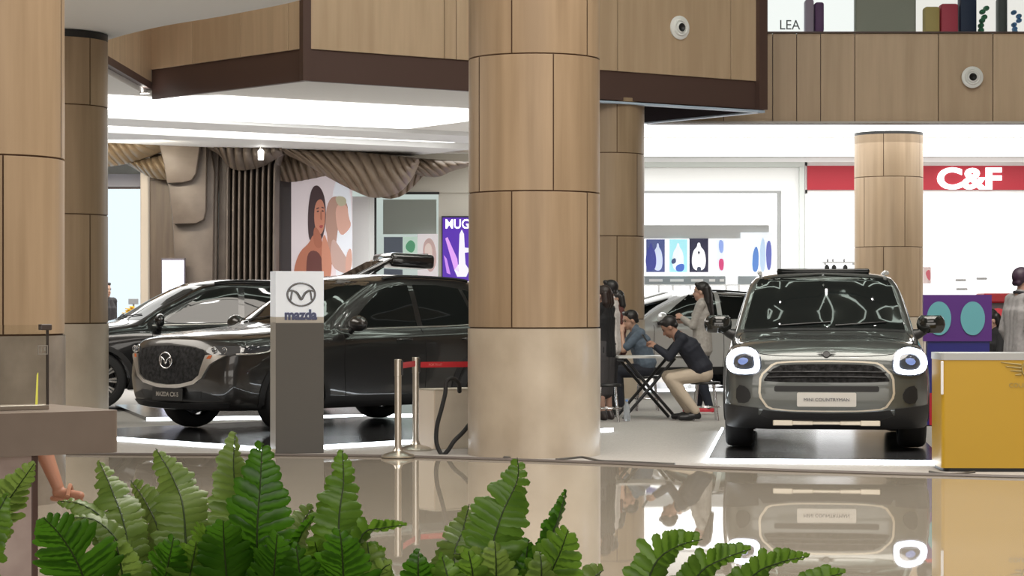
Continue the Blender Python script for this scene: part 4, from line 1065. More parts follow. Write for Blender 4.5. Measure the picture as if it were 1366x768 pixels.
canopy('wide brown pleated canopy swag dipping lowest over the portrait poster', [(366, 195), (440, 200), (520, 208), (560, 212)], [(366, 200), (400, 215), (440, 238), (475, 256), (500, 264), (530, 258), (548, 240), (560, 216)], 42.3, 43.2, 15, -2.0, m=m_pleat2)
canopy('brown pleated canopy swag behind, at the left above the portrait poster', [(360, 198), (400, 200), (440, 206)], [(360, 236), (385, 243), (410, 240), (438, 234)], 43.4, 43.5, 9, -1.2, .35, 120, m=m_pleat2)
canopy('brown pleated canopy swag at the right, ending beside the big column', [(505, 208), (560, 212), (640, 218)], [(505, 211), (535, 224), (560, 234), (585, 236), (605, 228), (640, 219)], 43.7, 44.0, 12, -1.6, .4, 160, m=m_pleat2)
canopy('brown pleated canopy fold filling between the wide swag and the right swag', [(470, 205), (530, 210), (580, 214)], [(470, 232), (505, 262), (535, 262), (560, 240), (580, 218)], 44.0, 44.2, 11, 1.8, .3, 140, m=m_pleat2)

pnd = px(348, 213, 41.2); t = thing('pendant_spot', pnd, 'tiny bright pendant spot hanging in front of the pleated canopy above the slats', 'light')
bm = BM(); lathe(bm, [(0, 0), (.05, 0), (.055, .16), (.02, .20), (0, .20)], 16, c=pnd); part('lamp_body', bm, emis('pendant_glow', (1, .98, .92), 6), t, smooth=40)
bm = BM(); cyl(bm, (pnd.x, pnd.y, pnd.z + .19), (pnd.x, pnd.y, 4.27), .012); part('stem', bm, m_steel, t)

# ------------------------------------------------------------------ upper gallery: glass balustrade and shops above
t = thing('glass_balustrade', px(1190, 46, 36.6), 'clear glass balustrade along the upper gallery edge', 'balustrade')
bm = BM(); box(bm, (8.1, 36.6, 6.3), (11.6, .012, 1.0)); part('glass_pane', bm, m_pane, t)
bm = BM(); tube(bm, [(2.3, 36.6, 6.83), (13.9, 36.6, 6.83)], .03, 10); part('handrail', bm, m_steel, t)
bm = BM(); box(bm, (8, 47.2, 8.2), (20, .2, 7.6)); struct('wall_upper', bm, m_shopw)
YU = 42.0
def upper(name, u0, u1, v0, v1, m, label, cat, Y=YU):
    t = thing(name, px((u0 + u1) / 2, v1, Y), label, cat)
    bm = BM(); rect(bm, u0, v0, u1, v1, Y, .2, bevel=.02); part('panel', bm, m, t)
    bm = BM(); rect(bm, u0, v0 - 2, u1, v0, Y - .02, .24); part('top_edge', bm, m_frame, t)
    return t
t = upper('upper_shop_window', 1018, 1142, -40, 90, emis('upper_shop_glow', (.95, 1, .96), .95), 'bright white upper shop window with dark lettering, left of the grey green pillar', 'shop window', YU + .6)
o = text('lettering', 'LEA', .26, mat('dark_lettering', (.10, .12, .12), .5), facing(px(1054, 33, YU + .58)), None, depth=.01, width=27 / FPX * YU); rel(o, t)
bm = BM(); rect(bm, 1020, 62.2, 1420, 90, YU - .08, .6); tag(obj('display_ledge', bm, m_shopw), 'long white ledge inside the upper shops carrying bags and boxes', 'ledge')
def clutter(u, w_, h_, c, label, cat, name, Y=YU + .2, base=62, shape=0):
    p = px(u, base, Y); k = Y / FPX; bm = BM()
    if shape == 0: box(bm, (p.x, Y, p.z + h_ * k / 2), (w_ * k, .3, h_ * k), bevel=.04, seg=2)
    else:
        for q in range(9): ball(bm, (p.x + rnd.uniform(-.4, .4) * w_ * k, Y + rnd.uniform(-.1, .1), p.z + (.06 + .1 * q) * h_ * k), (w_ * k * .22, .15, w_ * k * .2), 2)
    tag(obj(name, bm, mat('stock', c, .6), smooth=40), label, cat)
clutter(1079, 11, 62, (.50, .42, .55), 'lilac bag in the upper shop beside the dark lettering', 'bag', 'shop_bag')
clutter(1092, 12, 40, (.20, .10, .24), 'dark purple box in the upper shop right of the lilac bag', 'box', 'display_box', base=44)
clutter(1092, 13, 18, (.30, .48, .36), 'green box under the dark purple box in the upper shop', 'box', 'display_box')
upper('upper_column', 1141, 1222, -60, 80, mat('grey_green_render', (.40, .42, .35), .5), 'plain grey green upper pillar above the gallery fascia', 'pillar', YU - .3)
upper('upper_shop_window', 1222, 1420, -40, 90, emis('upper_shop_glow_warm', (1, .99, .92), .8), 'bright upper shop window crowded with coloured goods', 'shop window', YU + .6)
clutter(1242, 20, 52, (.70, .56, .22), 'yellow display box in the upper shop window', 'box', 'display_box')
clutter(1265, 23, 56, (.72, .10, .16), 'red and pink promotional box in the upper shop window', 'box', 'display_box', base=62)
clutter(1290, 22, 70, (.03, .05, .11), 'navy garment rack block in the upper shop window', 'garments', 'garment_rack')
clutter(1315, 18, 60, (.10, .36, .20), 'green leafy display in the upper shop window', 'plant', 'leafy_display', shape=1)
clutter(1336, 12, 64, (.10, .12, .12), 'dark grey display in the upper shop right of the green one', 'garments', 'garment_rack')
clutter(1357, 16, 52, (.16, .38, .72), 'blue rounded display at the right edge of the upper shop', 'box', 'display_box', shape=1)
# ------------------------------------------------------------------ totem with the car maker's mark
def gnd(u, v): 
    Y = FPX * CAMZ / (v - YH); return Vector(((u - CX) / FPX * Y, Y, 0))
m_totem = mat('graphite_panel', (.10, .095, .088), .45)
m_tside = mat('grey_side_panel', (.30, .285, .26), .5)
m_paper = mat('totem_white', (.80, .84, .90), .35, emit=(.8, .9, 1), estr=.18)
g0 = gnd(396, 605.5); tt = thing('logo_totem', (g0.x, g0.y + .09, .006), 'slim grey totem with white top carrying a winged oval logo, in front of the SUV', 'sign totem', None, R(17))
k = FPX / (g0.y)
wt, ht, dt = .445, (605 - 362) / k, .26
hw_ = (605 - 431) / k; hb = (605 - 423) / k
bm = BM(); box(bm, (0, dt / 2 - .09, hw_ / 2), (wt, dt, hw_), bevel=.004); o = obj('graphite_body', bm, [m_totem, m_tside], tt)
for p in o.data.polygons:
    if abs(p.normal.x) > .9: p.material_index = 1
bm = BM(); box(bm, (0, dt / 2 - .09, (hw_ + hb) / 2), (wt, dt, hb - hw_), bevel=.003); obj('beige_band', bm, mat('beige_band', (.50, .47, .42), .5), tt)
bm = BM(); box(bm, (0, dt / 2 - .09, (hb + ht) / 2), (wt, dt, ht - hb), bevel=.003); head = obj('white_top', bm, m_paper, tt)
m_mark = mat('dark_chrome_mark', (.20, .205, .22), .25, .85)
mazda_mark(m_mark, Matrix.Translation((.012, -.094, (605 - 393) / k)) @ FRONT, .255, head)
o = text('lettering', 'mazda', .125, mat('mark_blue_grey', (.085, .10, .20), .4), Matrix.Translation((.01, -.093, (605 - 420) / k)) @ FRONT, head, bold=.006, width=.30)
bm = BM(); box(bm, (-.26, -.02, .02), (.11, .09, .035), bevel=.008); obj('foot_block', bm, mat('pale_foot', (.62, .56, .46), .5), tt)

# ------------------------------------------------------------------ belt barrier posts
m_belt = mat('red_belt', (.55, .02, .03), .55); m_belt2 = mat('belt_print', (.70, .22, .20), .55)
def post(p, h, label):
    t = thing('barrier_post', (p.x, p.y, .006), label, 'barrier post', 'belt barrier posts')
    bm = BM(); lathe(bm, [(0, 0), (.150, 0), (.152, .012), (.135, .026), (.075, .044), (.045, .056), (.035, .075), (.031, .09)], 36); obj('base', bm, m_steel, t, smooth=40)
    bm = BM(); lathe(bm, [(.031, .07), (.031, h - .15)], 24); lathe(bm, [(.031, h - .15), (.034, h - .148), (.034, h - .004), (.030, h), (0, h)], 24); obj('post', bm, m_steel, t, smooth=40)
    bm = BM(); box(bm, (.034, -.006, h - .075), (.022, .03, .13), bevel=.006); obj('belt_cassette', bm, m_black, t)
    return t
pA = gnd(530.5, 611); pB = gnd(554.5, 606); pA.y += .06
pB = Vector((colpx(554.5, 20.85), 20.85, 0)); pC = Vector((colpx(706, 21.35), 21.35, 0))
hA = CAMZ + (YH - 480) / FPX * pA.y; hB = CAMZ + (YH - 477) / FPX * pB.y
post(pA, hA, 'shiny barrier post with a round base standing nearest, at the edge of the matting')
post(pB, hB, 'shiny barrier post just behind the nearest one, beside the cream box')
post(pC, hB, 'shiny barrier post at the far end of the red belt behind the big column')
def belt(a, b, z, label):
    d = (b - a); L = d.length; a_ = a + d.normalized() * .036; b_ = b - d.normalized() * .036; c = (a_ + b_) / 2
    t = thing('barrier_belt', (c.x, c.y, z), label, 'belt', None, math.atan2(d.y, d.x))
    bm = BM(); box(bm, (0, 0, 0), (L - .072, .004, .052)); obj('webbing', bm, m_belt, t)
    return t, L
belt(pA, pB, hA - .055, 'short red belt stretched between the two near barrier posts')
t, L = belt(pB, pC, hB - .066, 'long red belt running from the second barrier post behind the big column')
text('lettering', 'PORTRAIT', .030, m_belt2, Matrix.Translation((-L * .5 + .20, -.0035, 0)) @ FRONT, t, depth=.001)

# ------------------------------------------------------------------ cream box and charging lead
m_cream2 = noisy(mat('cream_box', (.58, .52, .43), .4), (.52, .46, .38), (.60, .54, .45), (4, 4, 4))
Yb = 20.95; kb = FPX / Yb
hbx = CAMZ + (YH - 521) / kb
tb = thing('display_box', (colpx(580, Yb), Yb, .006), 'low cream display box with a looped black cable, left of the big column', 'box', None, R(35))
bm = BM(); 
box(bm, (.37, .135, hbx / 2), (.74, .27, hbx), bevel=.006); obj('body', bm, m_cream2, tb)
bm = BM(); box(bm, (.37, .135, hbx + .004), (.75, .28, .008)); obj('top_board', bm, mat('pale_top', (.62, .58, .5), .5), tb)
bm = BM(); box(bm, (-.004, .135, hbx / 2), (.012, .275, hbx - .01)); obj('lit_side_face', bm, mat('side_cream_lit', (.66, .57, .47), .45), tb)  # left face lightened by colour, as if it caught more light
def pp(u, v, Y): return px(u, v, Y)
cab = spline([pp(613, 522, 20.6), pp(612, 512, 20.5), pp(607, 506, 20.45), pp(600, 505, 20.4), pp(595, 511, 20.38), pp(594, 524, 20.36), pp(589, 545, 20.34), pp(583, 568, 20.33), pp(582, 588, 20.32), pp(586, 601, 20.30), pp(591, 606.5, 20.28), pp(598, 600, 20.28), pp(606, 588, 20.3), pp(617, 577, 20.4), pp(626, 566, 20.5), pp(634, 556, 20.9)], 7)
bm = BM(); tube(bm, cab, .020, 10); tag(obj('charging_cable', bm, m_rubber, smooth=60), 'thick black cable looping over the cream box down to the floor', 'cable')
for pts, lab in (([(636, 606), (650, 609.5), (664, 611), (680, 612.5)], 'flat dark cable on the floor at the left foot of the big column'), ([(742, 615), (762, 613.2), (778, 612), (800, 616.5), (830, 618), (900, 621)], 'flat dark cable on the floor at the right foot of the big column')):
    bm = BM(); P_ = [gnd(a, b) + Vector((0, 0, .014)) for a, b in pts]; tube(bm, spline(P_, 6), .012, 6); tag(obj('floor_cable', bm, m_totem, smooth=60), lab, 'cable')

# ------------------------------------------------------------------ yellow counter
m_yel = mat('yellow_panel', (.50, .30, .018), .38)
gy = gnd(1256, 630); ky = FPX / gy.y
ty = thing('promo_counter', (gy.x, gy.y, .006), 'bright yellow promotion counter with grey top edge at the far right', 'counter', None, R(-2))
hy = (630 - 480) / ky - .006; hy2 = (630 - 471) / ky - .006
bm = BM(); prism(bm, rounded(1.6, .55, .035, 5, .80, .275), .03, hy); obj('yellow_body', bm, m_yel, ty, smooth=40)
bm = BM(); prism(bm, rounded(1.61, .56, .035, 5, .80, .275), hy, hy2); obj('grey_top', bm, mat('grey_top', (.42, .43, .43), .35), ty, smooth=40)
bm = BM(); prism(bm, rounded(1.56, .52, .06, 5, .80, .275), 0, .03); obj('plinth', bm, m_black, ty, smooth=40)
bm = BM(); box(bm, (.006, .006, hy * .84), (.022, .022, hy * .30), bevel=.006); obj('corner_strip', bm, mat('corner_white', (.85, .85, .88), .3), ty)
# winged ring and the name under it
m_mk = mat('mark_grey', (.36, .27, .09), .45)
zc = (630 - 493) / ky; xc = (1375 - 1256) / ky
bm = BM(); tube(bm, [(xc + .075 * math.cos(t_), -.002, zc + .075 * math.sin(t_)) for t_ in np.linspace(0, 2 * PI, 33)[:-1]], .009, 6, closed=True); mk = obj('ring_mark', bm, m_mk, ty, smooth=60)
for sx in (-1, 1):
    bm = BM()
    for q in range(4): tube(bm, [(xc + sx * .082, -.002, zc + .035 - .026 * q), (xc + sx * (.245 - .038 * q), -.002, zc + .055 - .034 * q)], [.010, .004], 6)
    obj('wing_mark', bm, m_mk, ty, smooth=60)
text('lettering', 'MINI', .055, m_mk, Matrix.Translation((xc, -.003, zc)) @ FRONT, mk, depth=.003)
text('lettering', 'COUNTRYMAN', .05, m_mk, Matrix.Translation((xc, -.003, zc - .13)) @ FRONT, ty, depth=.003, width=.36)
bm = BM(); tube(bm, spline([gnd(a, b) + Vector((0, 0, .012)) for a, b in ((1240, 631), (1262, 634), (1282, 633.5), (1300, 631.5))], 6), .011, 6); tag(obj('floor_cable', bm, m_totem, smooth=60), 'thin dark cable on the floor at the foot of the yellow counter', 'cable')

# ------------------------------------------------------------------ purple board on its blue stand, red kiosk
Yp = 25.0
m_pur = mat('purple_board', (.085, .018, .19), .45); m_teal = mat('teal_disc', (.12, .37, .42), .5); m_blue = mat('deep_blue_panel', (.012, .012, .16), .4)
tp = thing('notice_board', px(1278, 560, Yp), 'purple board with two teal ovals on a blue stand behind the yellow counter', 'notice board')
bm = BM(); rect(bm, 1232, 393, 1323, 455, Yp, .06); o = part('purple_panel', bm, m_pur, tp)
for u in (1252.5, 1297.5):
    bm = BM(); c = px(u, 424.5, Yp - .005); prism(bm, [(16.2 / FPX * Yp * math.cos(a), 22.5 / FPX * Yp * math.sin(a)) for a in np.linspace(0, 2 * PI, 49)[:-1]], 0, .008, M=facing(c)); d_ = part('teal_oval', bm, m_teal, tp)
    for q, s_ in enumerate(('FREE 3 YR', 'SERVICING', 'PLAN')):
        part_ = text('lettering', s_, .045, mat('oval_print', (.10, .25, .32), .5), facing(px(u, 416.5 + 10 * q, Yp - .009)), None, depth=.002); rel(part_, tp)
bm = BM(); rect(bm, 1237, 455, 1320, 585, Yp + .02, .25); part('blue_stand', bm, m_blue, tp)
bm = BM(); rect(bm, 1240, 524, 1256, 568, Yp + .01, .05); part('red_patch', bm, m_red, tp)
bm = BM(); rect(bm, 1236, 567, 1322, 576, Yp, .28); part('dark_foot', bm, m_black, tp)
bm = BM(); rect(bm, 1232, 455, 1235, 575, Yp + .02, .04); part('steel_leg', bm, m_steel, tp)
Yk = 27.5
m_kred = mat('kiosk_red', (.36, .02, .03), .45)
tk = thing('red_kiosk', px(1370, 560, Yk), 'red kiosk with a dark band behind the man in the grey jacket', 'kiosk')
bm = BM(); rect(bm, 1312, 391, 1480, 404, Yk, .5, bevel=.02); part('red_canopy', bm, m_kred, tk)
bm = BM(); rect(bm, 1318, 404, 1474, 413, Yk + .05, .4); part('dark_band', bm, m_dark, tk)
bm = BM(); rect(bm, 1316, 413, 1476, 553, Yk + .02, .45, bevel=.01); part('red_body', bm, m_kred, tk)
bm = BM(); c = px(1331, 424, Yk); prism(bm, [(.12 * math.cos(a), .12 * math.sin(a)) for a in np.linspace(0, 2 * PI, 33)[:-1]], 0, .012, M=facing(c)); part('red_disc', bm, mat('bright_red_disc', (.62, .05, .07), .4), tk)

# ------------------------------------------------------------------ table and stools
Yt = 26.6; kt = FPX / Yt
tt2 = thing('folding_table', (colpx(862, Yt), Yt, .006), 'small folding table with pale top and crossed black legs between the seated men', 'table', None, R(8))
zt = CAMZ + (YH - 474.5) / kt
bm = BM(); prism(bm, rounded(.78, .56, .03, 4), zt - .028, zt - .004); obj('tabletop', bm, mat('pale_tabletop', (.60, .60, .58), .35), tt2, smooth=40)
for sy in (-.22, .22):
    for sx in (-1, 1):
        bm = BM(); tube(bm, [(sx * .32, sy, .012), (0, sy + .012 * sx, zt / 2), (-sx * .30, sy, zt - .03)], .019, 8); obj('leg', bm, m_black, tt2, smooth=60)
bm = BM(); tube(bm, [(-.30, -.22, zt - .06), (-.30, .22, zt - .06)], .012, 8); obj('brace', bm, m_black, tt2)
def stool(u, v, Y, label, seat_z=.46, seat=.17, legs=4, rz=.3, m=None):
    t = thing('stool', (colpx(u, Y), Y, .006), label, 'stool', 'stools around the folding table', rz)
    bm = BM(); lathe(bm, [(0, seat_z - .03), (seat, seat_z - .03), (seat + .008, seat_z - .015), (seat, seat_z), (0, seat_z + .004)], 28); obj('seat', bm, m or m_black, t, smooth=40)
    for q in range(legs):
        a = 2 * PI * q / legs + .5; bm = BM(); tube(bm, [(math.cos(a) * seat * .8, math.sin(a) * seat * .8, seat_z - .03), (math.cos(a) * seat * 1.12, math.sin(a) * seat * 1.12, .004)], .011, 8); obj('leg', bm, m_chrome, t, smooth=60)
    bm = BM(); tube(bm, [(math.cos(a) * seat * 1.02, math.sin(a) * seat * 1.02, .16) for a in np.linspace(0, 2 * PI, 33)[:-1]], .008, 6, closed=True); obj('foot_ring', bm, m_chrome, t, smooth=60)
    return t
# ------------------------------------------------------------------ people
def capsule(bm, p, q, r1, r2, n=12):
    p, q = Vector(p), Vector(q); d = q - p
    if d.length < 1e-5: d = Vector((0, 0, 1e-4))
    T = d.to_track_quat('Z', 'Y').to_matrix(); rows_ = []
    def ringf(c, r): return [bm.verts.new(c + T @ Vector((r * math.cos(2 * PI * k / n), r * math.sin(2 * PI * k / n), 0))) for k in range(n)]
    u = d.normalized()
    for t in (-80, -50, -20): rows_.append(ringf(p + u * r1 * math.sin(R(t)), r1 * math.cos(R(t))))
    for t in (20, 50, 80): rows_.append(ringf(q + u * r2 * math.sin(R(t)), r2 * math.cos(R(t))))
    for a, b in zip(rows_[:-1], rows_[1:]):
        for k in range(n): bm.faces.new((a[k], a[(k + 1) % n], b[(k + 1) % n], b[k]))
    bm.faces.new(rows_[0][::-1]); bm.faces.new(rows_[-1])

def chain(bm, pts, rs):
    for (a, b), (r, s) in zip(zip(pts[:-1], pts[1:]), zip(rs[:-1], rs[1:])): capsule(bm, a, b, r, s)

def fuse(bm, voxel, smooth=4, name='body'):
    me = baked(bm, [('REMESH', dict(mode='VOXEL', voxel_size=voxel)), ('SMOOTH', dict(factor=.5, iterations=smooth))])
    me.name = name
    for p in me.polygons: p.use_smooth = True
    return me

def V3(t): return Vector(t)
STAND = dict(pel=(0, 0, .94), chest=(.01, 0, 1.26), neck=(0, 0, 1.46), head=(.025, 0, 1.585),
             sh=(0, .175, 1.41), el=(-.03, .215, 1.12), wr=(.03, .225, .88), hip=(0, .085, .90), kn=(.01, .09, .48), an=(-.03, .095, .075), toe=(.13, .115, .03))
def pose(base=STAND, **kw):
    J = {}
    for k, v in base.items():
        v = V3(v)
        if k in ('pel', 'chest', 'neck', 'head'): J[k] = v
        else: J[k + 'L'] = v.copy(); J[k + 'R'] = Vector((v.x, -v.y, v.z))
    for k, v in kw.items(): J[k] = V3(v)
    return J

def person(label, loc, rz, J, skin=(.42, .25, .17), hair=(.012, .010, .010), hair_style='short', shirt=(.1, .1, .1), trousers=(.05, .05, .06), shoes=(.02, .02, .02), scale=1.0,
           sleeves='long', look=0.0, nod=0.0, skirt=None, collar=None, group=None, fat=1.0, curl=.5, soles=None, bare_legs=False, hold=None):
    t = thing('person', loc, label, 'person', group, rz); t.scale = (scale,) * 3
    ms = mat('skin', skin, .5); ms.node_tree.nodes['Principled BSDF'].inputs['Subsurface Weight'].default_value = .08
    mh = mat('hair', hair, .45); msh = noisy(mat('shirt_cloth', shirt, .8), tuple(c * .85 for c in shirt), tuple(min(1, c * 1.1) for c in shirt), (30, 30, 30)); mtr = mat('trouser_cloth', trousers, .85); mso = mat('shoe_leather', shoes, .4)
    S = ('L', 'R'); bm = BM(); h = J['head']
    Hd = Matrix.Rotation(look, 3, 'Z') @ Matrix.Rotation(nod, 3, 'Y')
    def hp(x, y, z): return h + Hd @ Vector((x, y, z))
    # head: skull, jaw, cheek, nose, ears, lips, brow; neck and torso core; limbs
    ball(bm, hp(-.012, 0, .03), (.096, .076, .092), 3, M=Hd); ball(bm, hp(.020, 0, -.035), (.070, .060, .078), 3, M=Hd)
    ball(bm, hp(.052, 0, -.088), (.032, .034, .024), 2, M=Hd)
    capsule(bm, hp(.082, 0, .010), hp(.102, 0, -.028), .008, .0135, 8); ball(bm, hp(.083, 0, -.058), (.010, .022, .010), 2, M=Hd)
    ball(bm, hp(.072, 0, .030), (.018, .05, .012), 2, M=Hd)
    for sy in (-1, 1): ball(bm, hp(-.005, sy * .078, -.008), (.020, .010, .032), 2, M=Hd)
    capsule(bm, J['neck'] + Vector((-.005, 0, -.06)), hp(-.012, 0, -.06), .058, .054)
    capsule(bm, J['chest'], J['neck'], .09, .066); capsule(bm, J['pel'], J['chest'], .098, .095)
    for s in S:
        sy = 1 if s == 'L' else -1
        chain(bm, [J['sh' + s], J['el' + s], J['wr' + s]], [.048, .038, .026]); capsule(bm, J['neck'] + Vector((0, 0, -.05)), J['sh' + s], .05, .05)
        chain(bm, [J['hip' + s], J['kn' + s], J['kn' + s].lerp(J['an' + s], .35), J['an' + s]], [.085, .055, .056, .036])
        capsule(bm, J['an' + s] + Vector((0, 0, -.03)), J['toe' + s], .034, .026)
        # hand: palm, four bent fingers of unequal length, thumb from the side of the palm
        f = (J['wr' + s] - J['el' + s]).normalized(); side = f.cross(Vector((0, sy, 0))).normalized() if abs(f.y) < .9 else Vector((1, 0, 0))
        inn = side.cross(f).normalized() * 1
        if inn.y * sy > 0: inn = -inn
        w0 = J['wr' + s]; pa = w0 + f * .085
        fwd = Vector((1, 0, 0)) - f * f.x
        fwd = fwd.normalized() if fwd.length > .2 else side
        for q in range(4):
            o_ = (q - 1.5) * .019; L_ = (.068, .078, .074, .058)[3 - q]
            b0 = w0 + f * .015 + fwd * o_ * .8; b1 = pa + fwd * o_
            capsule(bm, b0, b1, .014, .0125, 8)
            k1 = b1 + (f * math.cos(curl * .7) + inn * math.sin(curl * .7)) * L_ * .55; k2 = k1 + (f * math.cos(curl * 1.8) + inn * math.sin(curl * 1.8)) * L_ * .45
            capsule(bm, b1, k1, .0095, .0085, 8); capsule(bm, k1, k2, .0085, .007, 8)
        tb_ = w0 + f * .03 + fwd * .026; tm_ = tb_ + (f * .6 + fwd * .7 + inn * .3).normalized() * .04; capsule(bm, tb_, tm_, .012, .010, 8); capsule(bm, tm_, tm_ + (f * .85 + inn * .4).normalized() * .032, .010, .008, 8)
    link('body', fuse(bm, .0075, 3), ms, t)
    # eyes and mouth
    for sy in (-1, 1):
        b = BM(); ball(b, hp(.079, sy * .031, .010), (.008, .014, .007), 2, M=Hd); obj('eye', b, m_black, t, smooth=60)
        b = BM(); capsule(b, hp(.086, sy * .018, .028), hp(.074, sy * .05, .030), .0045, .003, 6); obj('eyebrow', b, mh, t, smooth=60)
    b = BM(); ball(b, hp(.088, 0, -.060), (.006, .022, .006), 2, M=Hd); obj('mouth', b, mat('lips', (.30, .10, .08), .5), t, smooth=60)
    # hair
    b = BM(); ball(b, hp(-.026, 0, .045), (.098, .086, .092), 3, M=Hd); capsule(b, hp(.045, -.035, .105), hp(.045, .035, .105), .028, .028); capsule(b, hp(-.075, -.03, -.02), hp(-.075, .03, -.02), .035, .035)
    for sy in (-1, 1): capsule(b, hp(-.015, sy * .066, .05), hp(-.012, sy * .072, .012), .022, .012)
    if hair_style == 'long':
        bk_ = J['neck'] + Vector((-.085, 0, -.02)); dn = J['chest'] + Vector((-.13, 0, .03))
        for yy in (-.055, 0, .055): chain(b, [hp(-.085, yy, .03), hp(-.095, yy * 1.1, -.07), bk_ + Vector((0, yy * 1.2, 0)), dn + Vector((0, yy * 1.1, 0))], [.055, .055, .05, .028])
    if hair_style == 'bob':
        for yy in (-.06, 0, .06): chain(b, [hp(-.07, yy, .02), hp(-.085, yy * 1.15, -.09), hp(-.08, yy * 1.1, -.14)], [.05, .05, .035])
    link('hair', fuse(b, .009, 3, 'hair'), mh, t)
    # upper garment
    b = BM(); f_ = fat
    pel, ch, nk = J['pel'], J['chest'], J['neck']
    for sy in (-.07, 0, .07):
        o_ = Vector((0, sy, 0)); chain(b, [(pel + (pel - ch).normalized() * .09 if J['hipL'].z - J['knL'].z > .2 else pel.lerp(ch, .22)) + o_ * 1.1, (pel if J['hipL'].z - J['knL'].z > .2 else pel.lerp(ch, .26)) + o_ * 1.05, pel.lerp(ch, .45) + o_ * .95, ch + o_ * 1.25, nk + o_ * .9 + (ch - nk) * .30], [.122 * f_, .120 * f_, .114 * f_, .120 * f_, .085])
    for s in S:
        end = {'long': 1.0, 'short': .0}[sleeves]
        capsule(b, nk + (ch - nk) * .22, J['sh' + s], .072, .066)
        if end: chain(b, [J['sh' + s], J['el' + s], J['el' + s].lerp(J['wr' + s], .93)], [.066, .054, .042])
        else: capsule(b, J['sh' + s], J['sh' + s].lerp(J['el' + s], .78), .068, .060)
    capsule(b, nk + (ch - nk) * .3, nk + (J['head'] - nk) * .05, .075, .066)
    g = link('shirt', fuse(b, .011, 4, 'shirt'), msh, t)
    if collar:
        b = BM(); cpt = nk + (J['head'] - nk) * .10; tube(b, [cpt + Vector((.066 * math.cos(a), .066 * math.sin(a), .012 * math.cos(a) * -1)) for a in np.linspace(0, 2 * PI, 25)[:-1]], .016, 8, closed=True); obj('collar', b, mat('collar_cloth', collar, .8), t, smooth=60)
    # lower garment
    if skirt:
        b = BM(); mid = J['hipL'].lerp(J['hipR'], .5); kn = J['knL'].lerp(J['knR'], .5)
        for sy in (-.08, 0, .08): chain(b, [mid + Vector((0, sy, .06)), mid + Vector((0, sy * 1.1, -.1)), kn + Vector((0, sy * .8, -.12))], [.115, .12, .10])
        link('skirt', fuse(b, .012, 4, 'skirt'), mat('skirt_cloth', skirt, .85), t)
    elif not bare_legs:
        b = BM(); capsule(b, J['hipL'] + Vector((0, 0, .0)), J['hipR'] + Vector((0, 0, .0)), .112, .112); capsule(b, pel, J['hipL'].lerp(J['hipR'], .5), .112, .115)
        for s in S: chain(b, [J['hip' + s], J['kn' + s], J['kn' + s].lerp(J['an' + s], .4), J['an' + s] + Vector((0, 0, .02))], [.108, .076, .073, .056])
        link('trousers', fuse(b, .011, 4, 'trousers'), mtr, t)
    for s in S:
        b = BM(); a_, to = J['an' + s], J['toe' + s]; d_ = Vector(((to - a_).x, (to - a_).y, 0)).normalized()
        if bare_legs:
            capsule(b, a_ + Vector((0, 0, -.065)) - d_ * .03, to + Vector((0, 0, -.028)), .018, .018); tube(b, spline([a_.lerp(to, .55) + Vector((0, .045, -.02)), a_.lerp(to, .55) + Vector((0, 0, .038)), a_.lerp(to, .55) + Vector((0, -.045, -.02))], 6), .012, 6)
            obj('sandal', b, mso, t, smooth=50); continue
        heel = a_ + Vector((0, 0, -.038)) - d_ * .03; capsule(b, heel, heel.lerp(to, .55) + Vector((0, 0, .012)), .042, .042); capsule(b, heel.lerp(to, .5), to + d_ * .03 + Vector((0, 0, .008)), .043, .036); capsule(b, heel, a_ + Vector((0, 0, .02)), .042, .044)
        sh = link('shoe', fuse(b, .009, 3, 'shoe'), mso, t)
        if soles:
            b = BM(); prism(b, chaikin([(-.07, -.04), (.20, -.045), (.20, .045), (-.07, .04)], 2), -.012, .012, M=Matrix.Translation(a_ + Vector((0, 0, -.068))) @ Matrix.Rotation(math.atan2(d_.y, d_.x), 4, 'Z')); obj('sole', b, mat('sole_white', soles, .6), sh)
    return t

def at(u, Y): return (colpx(u, Y), Y, .006)
SIT = dict(pel=(0, 0, .55), chest=(.03, 0, .86), neck=(.04, 0, 1.05), head=(.075, 0, 1.175), sh=(.03, .175, 1.00), el=(.10, .22, .74), wr=(.28, .16, .74),
           hip=(.02, .09, .52), kn=(.42, .12, .50), an=(.36, .12, .085), toe=(.50, .14, .035))
# man in the navy shirt, bent over his phone, left heel drawn back
J = pose(SIT, pel=(0, 0, .57), chest=(.17, 0, .84), neck=(.30, 0, .99), head=(.40, 0, 1.085), shL=(.25, .175, .955), shR=(.25, -.175, .955), elL=(.40, .19, .74), elR=(.42, -.18, .76), wrL=(.56, .06, .86), wrR=(.58, -.05, .87),
         hipL=(.0, .09, .545), hipR=(0, -.09, .545), knL=(.38, .13, .49), knR=(.42, -.12, .51), anL=(.10, .13, .10), anR=(.18, -.12, .10), toeL=(.24, .15, .035), toeR=(.32, -.14, .035))
man1 = person('man in a navy shirt and cream trousers bent over his phone on a stool', at(939, 26.2), R(176), J, shirt=(.012, .014, .024), trousers=(.50, .42, .33), shoes=(.012, .012, .014), nod=R(38), sleeves='long', skin=(.36, .20, .14), curl=1.0, fat=1.18)
stool(941, 0, 26.22, 'stool with black seat and chrome legs under the man in cream trousers', .455)
b = BM(); box(b, (0, 0, 0), (.075, .010, .15), bevel=.006, M=Matrix.Translation(Vector(at(939, 26.2)) + Vector((-.675, .06, .945))) @ Matrix.Rotation(R(-80), 4, 'Z') @ Matrix.Rotation(R(35), 4, 'X'))
tag(obj('phone', b, m_black), 'dark phone held up by the man in the navy shirt', 'phone')
